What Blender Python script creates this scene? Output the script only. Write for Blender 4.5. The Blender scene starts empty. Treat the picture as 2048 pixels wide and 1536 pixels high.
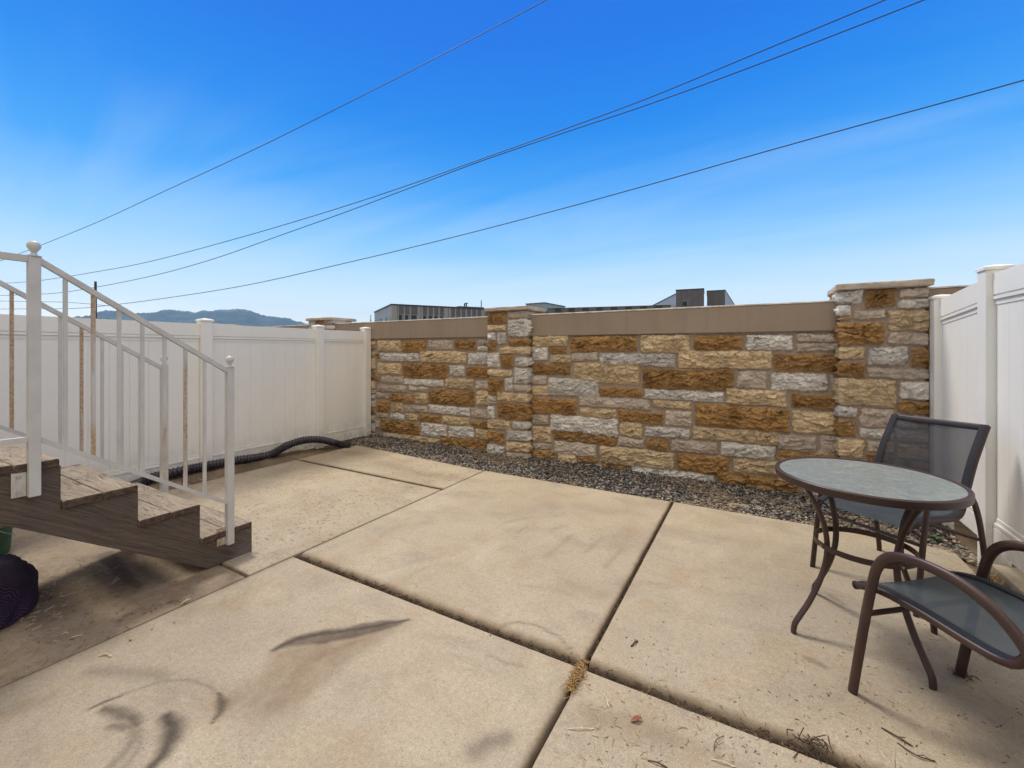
import bpy, math, random
import numpy as np
from mathutils import Vector, Matrix
random.seed(7); RNG = np.random.default_rng(11)
S = bpy.context.scene
COL = S.collection
# ------------------------------------------------------------ camera, sky, sun, exposure
YAW = math.radians(29.61); CAMH = 1.51
cd = bpy.data.cameras.new('camera'); cam = bpy.data.objects.new('camera', cd); COL.objects.link(cam)
cam.location = (0, 0, CAMH); cam.rotation_euler = (math.radians(90), 0, YAW)
cd.sensor_width = 36; cd.lens = 36*855/2048; cd.shift_y = -68/2048; cd.clip_start = .05; cd.clip_end = 60000
S.camera = cam
S.view_settings.view_transform = 'Standard'; S.view_settings.look = 'None'
S.view_settings.gamma = 1; S.view_settings.use_curve_mapping = False
S.view_settings.exposure = 0.30
SUN_EL = math.radians(58); SUN_AZ = (-.93, .36)          # where the sun stands: low left, a little beyond the wall
w = bpy.data.worlds.new('World'); S.world = w; w.use_nodes = True
nt = w.node_tree; nt.nodes.clear()
def N(t, **k):
    n = nt.nodes.new(t)
    for a, v in k.items(): setattr(n, a, v)
    return n
def L(a, b): nt.links.new(a, b)
def M(op, a, b=None, clamp=False):
    n = N('ShaderNodeMath', operation=op, use_clamp=clamp)
    for i, v in enumerate((a, b)):
        if v is None: continue
        if isinstance(v, (int, float)): n.inputs[i].default_value = v
        else: L(v, n.inputs[i])
    return n.outputs[0]
def MIX(f, a, b, bt='MIX'):
    n = N('ShaderNodeMix', data_type='RGBA', blend_type=bt)
    for i, v in ((0, f), (6, a), (7, b)):
        if isinstance(v, (int, float)): n.inputs[i].default_value = v
        elif isinstance(v, tuple): n.inputs[i].default_value = (*v, 1)
        else: L(v, n.inputs[i])
    return n.outputs[2]
def RAMP(f, stops, interp='LINEAR'):
    n = N('ShaderNodeValToRGB'); n.color_ramp.interpolation = interp
    e = n.color_ramp.elements
    while len(e) < len(stops): e.new(.5)
    for x, (p, c) in zip(e, stops):
        x.position = p; x.color = (*c, 1) if isinstance(c, tuple) else (c, c, c, 1)
    L(f, n.inputs[0]); return n.outputs[0]
tc = N('ShaderNodeTexCoord'); sp = N('ShaderNodeSeparateXYZ'); L(tc.outputs['Generated'], sp.inputs[0])
X_, Y_, Z_ = sp.outputs
sky = N('ShaderNodeTexSky', sky_type='NISHITA'); sky.sun_disc = False
sky.sun_elevation = SUN_EL; sky.sun_rotation = math.atan2(SUN_AZ[0], SUN_AZ[1]); sky.altitude = 1400
nish = MIX(1.0, sky.outputs[0], (.11, .11, .11), 'MULTIPLY')
deep = RAMP(Z_, [(0.0, (1.35, 1.30, 1.15)), (.035, (1.12, 1.16, 1.10)), (.08, (.86, .99, 1.06)), (.14, (.57, .79, 1.0)), (.22, (.26, .57, .94)), (.33, (.045, .335, .85)), (.45, (.0, .215, .76)), (.58, (.0, .150, .69)), (1, (.001, .09, .58))])
clear = MIX(.03, deep, nish)
# thin cirrus: streaks projected on a high plane
zz = M('ADD', M('MAXIMUM', Z_, 0.0), .12)
cx = M('DIVIDE', X_, zz); cy = M('DIVIDE', Y_, zz)
cv = N('ShaderNodeCombineXYZ'); L(cx, cv.inputs[0]); L(cy, cv.inputs[1])
mp = N('ShaderNodeMapping'); L(cv.outputs[0], mp.inputs[0]); mp.inputs['Rotation'].default_value = (0, 0, math.radians(24)); mp.inputs['Scale'].default_value = (.34, 1.15, 1); mp.inputs['Location'].default_value = (1.3, .45, 0)
n1 = N('ShaderNodeTexNoise'); n1.inputs['Scale'].default_value = 1.1; n1.inputs['Detail'].default_value = 7; n1.inputs['Roughness'].default_value = .55; n1.inputs['Distortion'].default_value = .5
L(mp.outputs[0], n1.inputs['Vector'])
wisps = RAMP(n1.outputs[0], [(.45, 0.0), (.60, .20), (.76, .45)])
clear = MIX(M('MULTIPLY', M('MULTIPLY', wisps, .62), RAMP(Z_, [(.32, 1.0), (.50, .03)])), clear, (.80, .88, .97))
# puffs low on the horizon
mp2 = N('ShaderNodeMapping'); L(tc.outputs['Generated'], mp2.inputs[0]); mp2.inputs['Scale'].default_value = (9, 9, 26)
n2 = N('ShaderNodeTexNoise'); n2.inputs['Scale'].default_value = 1; n2.inputs['Detail'].default_value = 6; L(mp2.outputs[0], n2.inputs['Vector'])
puff = M('MULTIPLY', RAMP(n2.outputs[0], [(.48, 0.0), (.62, 1.0)]), RAMP(Z_, [(0, .65), (.06, .35), (.11, 0.0)]))
clear = MIX(puff, clear, (.84, .86, .90))
# broken bright cloud overhead and behind the camera (out of the picture): the soft light of the yard
bk = M('ADD', M('ADD', M('MULTIPLY', Y_, -1.0), M('MULTIPLY', X_, .5)), Z_)
n3 = N('ShaderNodeTexNoise'); n3.inputs['Scale'].default_value = 2.2; n3.inputs['Detail'].default_value = 5; L(tc.outputs['Generated'], n3.inputs['Vector'])
cov = RAMP(M('ADD', bk, M('MULTIPLY', M('SUBTRACT', n3.outputs[0], .5), .5)), [(.42, 0.0), (.70, 1.0)])
cloud = MIX(n3.outputs[0], (1.10, .98, .83), (.86, .79, .69))
cloud = MIX(1.0, cloud, RAMP(Z_, [(0, .30), (.30, .50), (.60, 1.05), (1, 1.5)]), 'MULTIPLY')
colr = MIX(cov, clear, cloud)
bg = N('ShaderNodeBackground'); L(colr, bg.inputs[0]); bg.inputs[1].default_value = 1.0
ow = N('ShaderNodeOutputWorld'); L(bg.outputs[0], ow.inputs[0])
sl = bpy.data.lights.new('sun', 'SUN'); sl.energy = 2.4; sl.angle = math.radians(15); sl.color = (1, .93, .82)
so = bpy.data.objects.new('sun', sl); COL.objects.link(so)
hx, hy = SUN_AZ; hl = math.hypot(hx, hy)
sd = Vector((hx/hl*math.cos(SUN_EL), hy/hl*math.cos(SUN_EL), math.sin(SUN_EL)))
so.rotation_euler = sd.to_track_quat('Z', 'Y').to_euler(); so.location = sd*30

# ------------------------------------------------------------ plan helpers
FW = (-math.sin(YAW), math.cos(YAW)); RT = (math.cos(YAW), math.sin(YAW))
def ray(px):
    t = (px-1024)/855; return (FW[0]+t*RT[0], FW[1]+t*RT[1])
def gp(px, py, z=0):
    d = 855*(CAMH-z)/(py-700); r = ray(px); return (r[0]*d, r[1]*d, z)
def at(px, py, D):
    r = ray(px); return Vector((r[0]*D, r[1]*D, CAMH-(py-700)*D/855))

# ------------------------------------------------------------ materials
def mat(name, build, rough=.6, metal=0, spec=.5):
    global nt
    m = bpy.data.materials.new(name); m.use_nodes = True; nt = m.node_tree; nt.nodes.clear()
    b = N('ShaderNodeBsdfPrincipled'); o = N('ShaderNodeOutputMaterial'); L(b.outputs[0], o.inputs[0])
    b.inputs['Roughness'].default_value = rough; b.inputs['Metallic'].default_value = metal
    b.inputs['Specular IOR Level'].default_value = spec
    build(b); return m
def setc(b, v, name='Base Color'):
    if isinstance(v, tuple): b.inputs[name].default_value = (*v, 1)
    else: L(v, b.inputs[name])
def noise(scale, detail=4, rough=.5, vec=None, dist=0, coord='Object', sc=None, out=0):
    if vec is None:
        vec = N('ShaderNodeTexCoord').outputs[coord]
    if sc:
        m = N('ShaderNodeMapping'); m.inputs['Scale'].default_value = sc; L(vec, m.inputs[0]); vec = m.outputs[0]
    n = N('ShaderNodeTexNoise'); n.inputs['Scale'].default_value = scale; n.inputs['Detail'].default_value = detail
    n.inputs['Roughness'].default_value = rough; n.inputs['Distortion'].default_value = dist; L(vec, n.inputs['Vector'])
    return n.outputs[out]
def voro(scale, feature='F1', vec=None, sc=None, rnd=1.0, out='Distance'):
    if vec is None: vec = N('ShaderNodeTexCoord').outputs['Object']
    if sc:
        m = N('ShaderNodeMapping'); m.inputs['Scale'].default_value = sc; L(vec, m.inputs[0]); vec = m.outputs[0]
    n = N('ShaderNodeTexVoronoi', feature=feature); n.inputs['Scale'].default_value = scale; n.inputs['Randomness'].default_value = rnd
    L(vec, n.inputs['Vector']); return n.outputs[out]
def bump(b, h, strength=.3, dist=.01):
    n = N('ShaderNodeBump'); n.inputs['Strength'].default_value = strength; n.inputs['Distance'].default_value = dist
    L(h, n.inputs['Height']); L(n.outputs[0], b.inputs['Normal'])
def attr(name, out='Color'):
    n = N('ShaderNodeAttribute', attribute_name=name); return n.outputs[out]

def concrete(b):
    big = noise(.9, 4, .6, dist=.6); mid = noise(3.2, 5, .6, dist=.8)
    c = MIX(RAMP(big, [(.35, 0.0), (.65, 1.0)]), (.415, .350, .256), (.360, .306, .228))
    c = MIX(RAMP(mid, [(.50, 0.0), (.64, .60)]), c, (.360, .280, .185))
    c = MIX(RAMP(noise(2.1, 4, .6, dist=.5, sc=(1, 1.7, 1)), [(.50, 0.0), (.68, .55)]), c, (.280, .238, .182)); c = MIX(RAMP(noise(1.4, 5, .65, dist=1.2, sc=(1, .45, 1)), [(.54, 0.0), (.68, .40)]), c, (.48, .42, .32))
    fine = noise(210, 3, .7); c = MIX(.75, c, RAMP(fine, [(.30, .58), (.48, .96), (.70, 1.28)]), 'MULTIPLY')
    mott = noise(38, 4, .65); c = MIX(.55, c, RAMP(mott, [(.34, .80), (.6, 1.06)]), 'MULTIPLY'); c = MIX(.7, c, RAMP(noise(95, 3, .7), [(.34, .80), (.62, 1.10)]), 'MULTIPLY')
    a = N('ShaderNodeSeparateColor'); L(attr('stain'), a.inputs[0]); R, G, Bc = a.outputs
    # G: brown soil stain, B: pitted old surface, R: dark wet-looking marks; G and R also darken joint edges
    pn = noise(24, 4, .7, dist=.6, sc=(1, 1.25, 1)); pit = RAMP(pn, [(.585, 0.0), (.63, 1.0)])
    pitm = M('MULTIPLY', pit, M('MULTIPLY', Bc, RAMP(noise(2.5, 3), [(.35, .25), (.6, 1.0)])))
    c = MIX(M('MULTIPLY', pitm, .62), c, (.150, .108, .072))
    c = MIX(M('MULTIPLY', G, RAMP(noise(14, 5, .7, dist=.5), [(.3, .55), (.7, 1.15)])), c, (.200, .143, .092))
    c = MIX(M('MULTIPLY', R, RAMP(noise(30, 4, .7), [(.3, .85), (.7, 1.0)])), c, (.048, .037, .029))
    spk = RAMP(voro(46, rnd=1), [(.09, 1.0), (.15, 0.0)])
    c = MIX(M('MULTIPLY', spk, RAMP(noise(5, 3, .6), [(.47, 0.0), (.60, .75)])), c, (.09, .065, .048))
    setc(b, c)
    h = M('SUBTRACT', M('ADD', M('MULTIPLY', fine, .35), M('MULTIPLY', mott, .5)), M('MULTIPLY', pitm, 1.6))
    bump(b, h, .6, .006)
    L(RAMP(mid, [(.3, .82), (.7, .95)]), b.inputs['Roughness'])
CONC = mat('concrete', concrete, spec=.25)

def stone(b):
    c = attr('col'); f = noise(60, 5, .7, dist=.5)
    c = MIX(.55, c, RAMP(f, [(.30, .55), (.5, 1.0), (.72, 1.4)]), 'MULTIPLY')
    c = MIX(.45, c, RAMP(noise(240, 3, .7), [(.3, .75), (.7, 1.2)]), 'MULTIPLY')
    setc(b, c); bump(b, M('ADD', f, M('MULTIPLY', noise(170, 3, .7), .5)), .8, .012)
STONE = mat('cast_stone', stone, .9, spec=.2)

def gravelm(b):
    c = attr('col'); c = MIX(.5, c, RAMP(noise(160, 4, .7), [(.3, .7), (.7, 1.25)]), 'MULTIPLY'); setc(b, c); bump(b, noise(120, 4), .3, .004)
GRAVEL = mat('gravel', gravelm, .8, spec=.3)

def soil(b):
    c = MIX(RAMP(noise(2.2, 5, .6), [(.35, 0.0), (.65, 1.0)]), (.11, .082, .056), (.235, .175, .115))
    c = MIX(.7, c, RAMP(noise(55, 5, .75), [(.3, .55), (.7, 1.35)]), 'MULTIPLY'); setc(b, c); bump(b, noise(45, 6, .7), .8, .02)
SOIL = mat('soil', soil, .95, spec=.15)

def vinyl(b):
    c = MIX(RAMP(noise(1.3, 3), [(.3, 0.0), (.7, 1.0)]), (.85, .84, .80), (.82, .81, .775))
    dirt = RAMP(noise(7, 6, .7, sc=(1, 1, .35)), [(.56, 0.0), (.78, .22)]); c = MIX(dirt, c, (.58, .54, .48))
    gz = N('ShaderNodeSeparateXYZ'); L(N('ShaderNodeTexCoord').outputs['Object'], gz.inputs[0])
    low = M('MULTIPLY', RAMP(gz.outputs[2], [(0, .75), (.16, .35), (.42, 0.0)]), RAMP(noise(9, 5, .7), [(.38, 0.0), (.62, 1.0)]))
    c = MIX(low, c, (.36, .29, .21))
    c = MIX(.25, c, RAMP(noise(90, 3), [(.3, .86), (.7, 1.06)]), 'MULTIPLY'); setc(b, c); bump(b, noise(3, 3), .12, .01)
VINYL = mat('white_vinyl', vinyl, .42, spec=.4)

def painted(rust=0.0):
    def f(b):
        c = MIX(RAMP(noise(9, 4), [(.3, 0.0), (.7, 1.0)]), (.56, .55, .53), (.48, .465, .44))
        r = RAMP(noise(5, 6, .7, sc=(1, 1, .16)), [(.62-rust, 0.0), (.72-rust, .9)])
        c = MIX(r, c, MIX(RAMP(noise(60, 4), [(.35, 0.0), (.6, 1.0)]), (.30, .155, .065), (.46, .33, .20)))
        setc(b, c); bump(b, noise(80, 4), .15, .003)
    return f
PAINT = mat('white_painted_steel', painted(-.05), .45); PAINT_R = mat('rusting_white_steel', painted(.20), .6)

def wood(dark):
    def f(b):
        sc = (.45, 8, 8) if not dark else (16, .30, 16)
        v = N('ShaderNodeTexCoord').outputs['Object']
        warp = noise(2.2, 3, .5); 
        vm = N('ShaderNodeVectorMath', operation='ADD'); L(v, vm.inputs[0])
        vs = N('ShaderNodeVectorMath', operation='SCALE'); L(noise(1.6, 3, out=1), vs.inputs[0]); vs.inputs['Scale'].default_value = .05 if dark else .20; L(vs.outputs[0], vm.inputs[1])
        if dark:
            vr = N('ShaderNodeVectorRotate', rotation_type='X_AXIS'); vr.inputs['Angle'].default_value = math.radians(34); L(vm.outputs[0], vr.inputs['Vector']); vm = vr
        g1 = noise(3.0, 6, .7, vec=vm.outputs[0], dist=.8, sc=sc); g2 = noise(11, 5, .75, vec=vm.outputs[0], sc=sc)
        if dark:
            c = MIX(RAMP(g1, [(.3, 0.0), (.7, 1.0)]), (.092, .068, .055), (.160, .122, .097))
            c = MIX(RAMP(g2, [(.38, .75), (.50, 0.0)]), c, (.050, .037, .030))
            c = MIX(RAMP(noise(2.5, 4), [(.55, 0.0), (.72, .5)]), c, (.20, .185, .175))
        else:
            c = MIX(RAMP(g1, [(.3, 0.0), (.7, 1.0)]), (.235, .188, .138), (.43, .36, .27))
            c = MIX(RAMP(g2, [(.38, .95), (.46, 0.0)]), c, (.095, .070, .048)); c = MIX(RAMP(M('FRACT', M('MULTIPLY', g1, 13.0)), [(0, .55), (.16, 0.0), (.9, 0.0), (1, .55)]), c, (.14, .10, .065))
            c = MIX(RAMP(noise(4, 5, .6), [(.5, 0.0), (.7, .5)]), c, (.40, .36, .31))
        setc(b, c); bump(b, M('ADD', M('MULTIPLY', g2, 1.0), M('MULTIPLY', g1, .6)), .9, .008)
    return f
WOOD = mat('weathered_deck_board', wood(False), .9, spec=.15); WOODD = mat('weathered_dark_timber', wood(True), .75, spec=.3)
def endgrain(b):
    c = MIX(RAMP(noise(30, 5, .7), [(.35, 0.0), (.65, 1.0)]), (.045, .033, .026), (.13, .095, .07)); setc(b, c); bump(b, noise(60, 4), .6, .005)
ENDG = mat('end_grain', endgrain, .9, spec=.15)

def brownmetal(b):
    c = MIX(RAMP(noise(6, 4), [(.35, 0.0), (.65, 1.0)]), (.040, .020, .0165), (.058, .031, .025))
    c = MIX(RAMP(noise(3, 5, .7), [(.6, 0.0), (.75, .45)]), c, (.095, .058, .045))
    sp2 = RAMP(voro(55), [(.04, .8), (.07, 0.0)]); c = MIX(M('MULTIPLY', sp2, RAMP(noise(8, 2), [(.55, 0.0), (.6, 1.0)])), c, (.4, .34, .28))
    setc(b, c); bump(b, noise(150, 3), .1, .002)
BROWN = mat('brown_powder_coated_metal', brownmetal, .42, spec=.4)
def sling(op, col):
    def f(b):
        wv = noise(420, 2); c = MIX(RAMP(wv, [(.35, 0.0), (.65, 1.0)]), col, tuple(x*1.7 for x in col))
        c = MIX(RAMP(noise(5, 5, .6), [(.45, 0.0), (.75, .5)]), c, tuple(x*2.6 for x in col)); setc(b, c)
        b.inputs['Alpha'].default_value = op
        b.inputs['Sheen Weight'].default_value = .05
    return f
SLING = mat('grey_mesh_sling', sling(.88, (.026, .034, .040)), .8, spec=.25); HEM = mat('dark_sling_hem', sling(1, (.010, .011, .015)), .7, spec=.25)
BACKM = mat('grey_mesh_sling_back', sling(.80, (.018, .020, .026)), .85, spec=.2)

def tabletop(b):
    v = N('ShaderNodeTexCoord').outputs['Object']
    n = noise(13, 8, .75, vec=v, dist=1.2); c = MIX(RAMP(n, [(.30, 0.0), (.68, 1.0)]), (.115, .130, .118), (.26, .282, .25))
    c = MIX(RAMP(noise(30, 7, .75, vec=v, dist=.8), [(.50, 0.0), (.70, .7)]), c, (.38, .40, .34))
    c = MIX(RAMP(noise(2.4, 4, vec=v), [(.4, .0), (.7, .45)]), c, (.17, .21, .20)); setc(b, c); bump(b, n, .5, .005)
    b.inputs['Coat Weight'].default_value = .25; b.inputs['Coat Roughness'].default_value = .25
GLASS = mat('pebbled_grey_green_glass', tabletop, .45)

def bandm(b):
    c = MIX(RAMP(noise(1.6, 4), [(.3, 0.0), (.7, 1.0)]), (.345, .270, .205), (.300, .235, .178)); c = MIX(RAMP(noise(5, 5, .7, sc=(3, 1, .25)), [(.50, 0.0), (.72, .35)]), c, (.21, .165, .125))
    c = MIX(.3, c, RAMP(noise(120, 3, .7), [(.3, .8), (.7, 1.15)]), 'MULTIPLY'); setc(b, c); bump(b, noise(160, 3), .25, .003)
BAND = mat('tan_painted_concrete', bandm, .85, spec=.2)
def capm(b):
    c = MIX(RAMP(noise(7, 6, .65), [(.35, 0.0), (.65, 1.0)]), (.40, .335, .265), (.54, .475, .40))
    c = MIX(.5, c, RAMP(noise(90, 4, .7), [(.3, .75), (.7, 1.2)]), 'MULTIPLY'); setc(b, c); bump(b, noise(35, 6, .65), .7, .012)
CAPM = mat('cast_capstone', capm, .85, spec=.2)
def capw(b):
    c = MIX(RAMP(noise(7, 6, .65), [(.45, 0.0), (.6, 1.0)]), (.80, .78, .74), (.55, .51, .46)); setc(b, c)
CAPW = mat('pale_cap_strip', capw, .8, spec=.2)
def plain(col, rough=.6, metal=0, var=.2, sc=20, spec=.5):
    def f(b):
        c = MIX(RAMP(noise(sc, 4, .6), [(.3, 0.0), (.7, 1.0)]), tuple(x*(1-var) for x in col), tuple(min(1, x*(1+var)) for x in col)); setc(b, c)
    return mat('mat', f, rough, metal, spec)
SOILD = plain((.055, .040, .028), .95, var=.5, sc=60, spec=.1); SOILD.name = 'dark_joint_soil'
HOSE = plain((.028, .024, .034), .38, var=.4); HOSE.name = 'black_corrugated_plastic'
GREEN = plain((.012, .095, .045), .45, var=.3, sc=9); GREEN.name = 'green_plastic'
ZINC = plain((.45, .45, .44), .35, .9); ZINC.name = 'zinc_bolt'
CABLE = plain((.02, .02, .022), .6); CABLE.name = 'cable'
POLEM = plain((.075, .06, .05), .9, sc=3); POLEM.name = 'pole_timber'
STRAW = plain((.36, .235, .11), .9, var=.45, sc=40, spec=.1); STRAW.name = 'dry_straw'
TWIG = plain((.085, .06, .042), .9, var=.4, sc=30, spec=.1); TWIG.name = 'twig_bark'
PALE = plain((.62, .52, .38), .9, var=.3, sc=30, spec=.1); PALE.name = 'bleached_grass'
LEAFM = plain((.26, .10, .065), .8, var=.3, sc=30); LEAFM.name = 'dead_leaf'
WEED = plain((.07, .13, .035), .7, var=.4, sc=40); WEED.name = 'weed_leaf'
BGL = plain((.32, .34, .36), .5, .3, .08, 1.5); BGL.name = 'light_metal_cladding'
BGD = plain((.125, .135, .15), .55, .2, .12, 1.2); BGD.name = 'dark_metal_cladding'
BGK = plain((.045, .05, .055), .5, .2, .1, 1); BGK.name = 'dark_metal_trim'
GLZ = plain((.02, .035, .045), .12, 0, .3, .8); GLZ.name = 'window_glass'
BGG = plain((.34, .38, .37), .5, .1, .06, 1); BGG.name = 'pale_green_metal'
def sackm(b):
    v = noise(300, 2); wv = N('ShaderNodeTexWave'); wv.inputs['Scale'].default_value = 55; wv.inputs['Distortion'].default_value = 1.2; wv.inputs['Detail'].default_value = 3
    L(N('ShaderNodeTexCoord').outputs['Object'], wv.inputs['Vector'])
    c = MIX(RAMP(wv.outputs[0], [(.45, 0.0), (.95, .6)]), (.022, .010, .030), (.080, .058, .095))
    c = MIX(M('MULTIPLY', RAMP(v, [(.60, 0.0), (.68, 1.0)]), RAMP(noise(9, 3), [(.45, 0.0), (.6, .7)])), c, (.13, .07, .14)); setc(b, c); bump(b, wv.outputs[0], .5, .006)
SACK = mat('dark_purple_mesh_cloth', sackm, .85, spec=.2)
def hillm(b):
    c = MIX(RAMP(noise(.0022, 7, .65), [(.35, 0.0), (.65, 1.0)]), (.012, .030, .050), (.075, .100, .115))  # blue in the base colours stands in for part of the haze
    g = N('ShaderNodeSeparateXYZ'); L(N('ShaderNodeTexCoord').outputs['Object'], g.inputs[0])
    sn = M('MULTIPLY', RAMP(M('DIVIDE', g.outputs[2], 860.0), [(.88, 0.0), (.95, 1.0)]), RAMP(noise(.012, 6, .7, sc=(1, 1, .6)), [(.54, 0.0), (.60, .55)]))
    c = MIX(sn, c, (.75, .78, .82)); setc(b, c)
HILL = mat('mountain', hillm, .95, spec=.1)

# ------------------------------------------------------------ mesh helpers
class MB:
    def __init__(s): s.v = []; s.f = []; s.m = []
    def add(s, v, f, mi=0):
        k = len(s.v); s.v += [tuple(p) for p in v]; s.f += [[i+k for i in q] for q in f]; s.m += [mi]*len(f)
    def box(s, x0, x1, y0, y1, z0, z1, bv=0, mi=0):
        if bv <= 0:
            s.add([(x, y, z) for z in (z0, z1) for y in (y0, y1) for x in (x0, x1)],
                  [(0, 2, 3, 1), (4, 5, 7, 6), (0, 1, 5, 4), (2, 6, 7, 3), (0, 4, 6, 2), (1, 3, 7, 5)], mi); return
        b = min(bv, (x1-x0)/2.2, (y1-y0)/2.2, (z1-z0)/2.2); bm_ = _bevbox(x0, x1, y0, y1, z0, z1, b); s.add(*bm_, mi)
    def prism(s, poly, axis, a0, a1, mi=0):
        n = len(poly)
        def P(p, a):
            return {'x': (a, p[0], p[1]), 'y': (p[0], a, p[1]), 'z': (p[0], p[1], a)}[axis]
        s.add([P(p, a0) for p in poly]+[P(p, a1) for p in poly],
              [list(range(n)), list(range(2*n-1, n-1, -1))]+[[i, i+n, (i+1) % n+n, (i+1) % n] for i in range(n)], mi)
    def tube(s, pts, ra, rb=None, n=10, up=(0, 0, 1), cap=True, mi=0, rad=None):
        rb = rb or ra; pts = [Vector(p) for p in pts]; v = []; up = Vector(up)
        for i, p in enumerate(pts):
            t = (pts[min(i+1, len(pts)-1)]-pts[max(i-1, 0)]).normalized()
            a = t.cross(up)
            if a.length < 1e-4: a = t.cross(Vector((1, 0, 0)))
            a.normalize(); b = a.cross(t).normalized(); q = rad[i] if rad else 1
            for k in range(n):
                th = 2*math.pi*k/n; v.append(p+a*math.cos(th)*ra*q+b*math.sin(th)*rb*q)
        f = []
        for i in range(len(pts)-1):
            for k in range(n): f.append([i*n+k, i*n+(k+1) % n, (i+1)*n+(k+1) % n, (i+1)*n+k])
        if cap: f.append(list(range(n))[::-1]); f.append([(len(pts)-1)*n+k for k in range(n)])
        s.add(v, f, mi)
    def lathe(s, prof, c, n=24, mi=0):
        v = []; f = []
        for r, z in prof:
            for k in range(n): t = 2*math.pi*k/n; v.append((c[0]+r*math.cos(t), c[1]+r*math.sin(t), c[2]+z))
        for i in range(len(prof)-1):
            for k in range(n): f.append([i*n+k, i*n+(k+1) % n, (i+1)*n+(k+1) % n, (i+1)*n+k])
        s.add(v, f, mi)
    def obj(s, name, mats, parent=None, smooth=False, **tagk):
        me = bpy.data.meshes.new(name); me.from_pydata(s.v, [], s.f)
        if not isinstance(mats, (list, tuple)): mats = [mats]
        for m in mats: me.materials.append(m)
        if len(mats) > 1: me.polygons.foreach_set('material_index', s.m)
        me.validate(); me.update()
        if smooth:
            me.polygons.foreach_set('use_smooth', [True]*len(me.polygons))
            try: me.set_sharp_from_angle(angle=math.radians(38))
            except Exception: pass
        return link(name, me, parent, **tagk)
def _bevbox(x0, x1, y0, y1, z0, z1, b):
    import bmesh
    bm = bmesh.new(); bmesh.ops.create_cube(bm, size=1)
    for v in bm.verts: v.co = ((x0+x1)/2+v.co.x*(x1-x0), (y0+y1)/2+v.co.y*(y1-y0), (z0+z1)/2+v.co.z*(z1-z0))
    bmesh.ops.bevel(bm, geom=bm.edges[:], offset=b, segments=2, affect='EDGES', profile=.5)
    bm.verts.ensure_lookup_table(); r = ([tuple(v.co) for v in bm.verts], [[v.index for v in f.verts] for f in bm.faces]); bm.free(); return r
def link(name, data, parent=None, label=None, cat=None, group=None, kind=None):
    o = bpy.data.objects.new(name, data); COL.objects.link(o)
    if parent: o.parent = parent
    if label: o['label'] = label
    if cat: o['category'] = cat
    if group: o['group'] = group
    if kind: o['kind'] = kind
    return o
def thing(name, loc, label, cat, group=None):
    o = link(name, None, None, label, cat, group); o.location = loc; return o
def grid_mesh(P, cols=None, attname='col', close=False):
    """P: (n,m,3) array -> mesh, optional per-vertex colours"""
    n, m = P.shape[:2]; me = bpy.data.meshes.new('grid')
    idx = np.arange(n*m).reshape(n, m)
    q = np.stack([idx[:-1, :-1], idx[:-1, 1:], idx[1:, 1:], idx[1:, :-1]], -1).reshape(-1, 4)
    me.vertices.add(n*m); me.vertices.foreach_set('co', P.reshape(-1).astype(np.float32))
    me.loops.add(q.size); me.loops.foreach_set('vertex_index', q.reshape(-1).astype(np.int32))
    me.polygons.add(len(q)); me.polygons.foreach_set('loop_start', (np.arange(len(q))*4).astype(np.int32)); me.polygons.foreach_set('loop_total', np.full(len(q), 4, np.int32))
    me.polygons.foreach_set('use_smooth', np.ones(len(q), bool)); me.update(calc_edges=True)
    if cols is not None:
        a = me.color_attributes.new(attname, 'FLOAT_COLOR', 'POINT'); c = np.ones((n*m, 4), np.float32); c[:, :3] = cols.reshape(-1, 3); a.data.foreach_set('color', c.reshape(-1))
    return me
def _h(ix, iy, s):
    h = (ix.astype(np.int64)*374761393+iy.astype(np.int64)*668265263+s*974634777) & 0xffffffff
    h = ((h ^ (h >> 13))*1274126177) & 0xffffffff; h = h ^ (h >> 16)
    return (h & 0xffff)/65535.0
def vn(x, y, s=0):
    ix = np.floor(x); iy = np.floor(y); fx = x-ix; fy = y-iy; ix = ix.astype(int); iy = iy.astype(int)
    fx = fx*fx*fx*(fx*(fx*6-15)+10); fy = fy*fy*fy*(fy*(fy*6-15)+10)
    return (_h(ix, iy, s)*(1-fx)+_h(ix+1, iy, s)*fx)*(1-fy)+(_h(ix, iy+1, s)*(1-fx)+_h(ix+1, iy+1, s)*fx)*fy
def fbm(x, y, s=0, o=4, g=.5):
    r = 0; a = 1; t = 0
    for i in range(o): r = r+a*vn(x*2**i, y*2**i, s+i*7); t += a; a *= g
    return r/t
def cellular(x, y, s=0):
    """chipped facets: height of a random tilted plane per nearest feature point"""
    ix = np.floor(x).astype(int); iy = np.floor(y).astype(int); best = np.full(x.shape, 9.); out = np.zeros(x.shape)
    for dx in (-1, 0, 1):
        for dy in (-1, 0, 1):
            cx = ix+dx; cy = iy+dy; px = cx+_h(cx, cy, s); py = cy+_h(cx, cy, s+1)
            d = (x-px)**2+(y-py)**2; k = d < best
            hgt = _h(cx, cy, s+2)*.6+(x-px)*(_h(cx, cy, s+3)-.5)*1.6+(y-py)*(_h(cx, cy, s+4)-.5)*1.8
            out = np.where(k, hgt, out); best = np.where(k, d, best)
    return out
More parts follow.
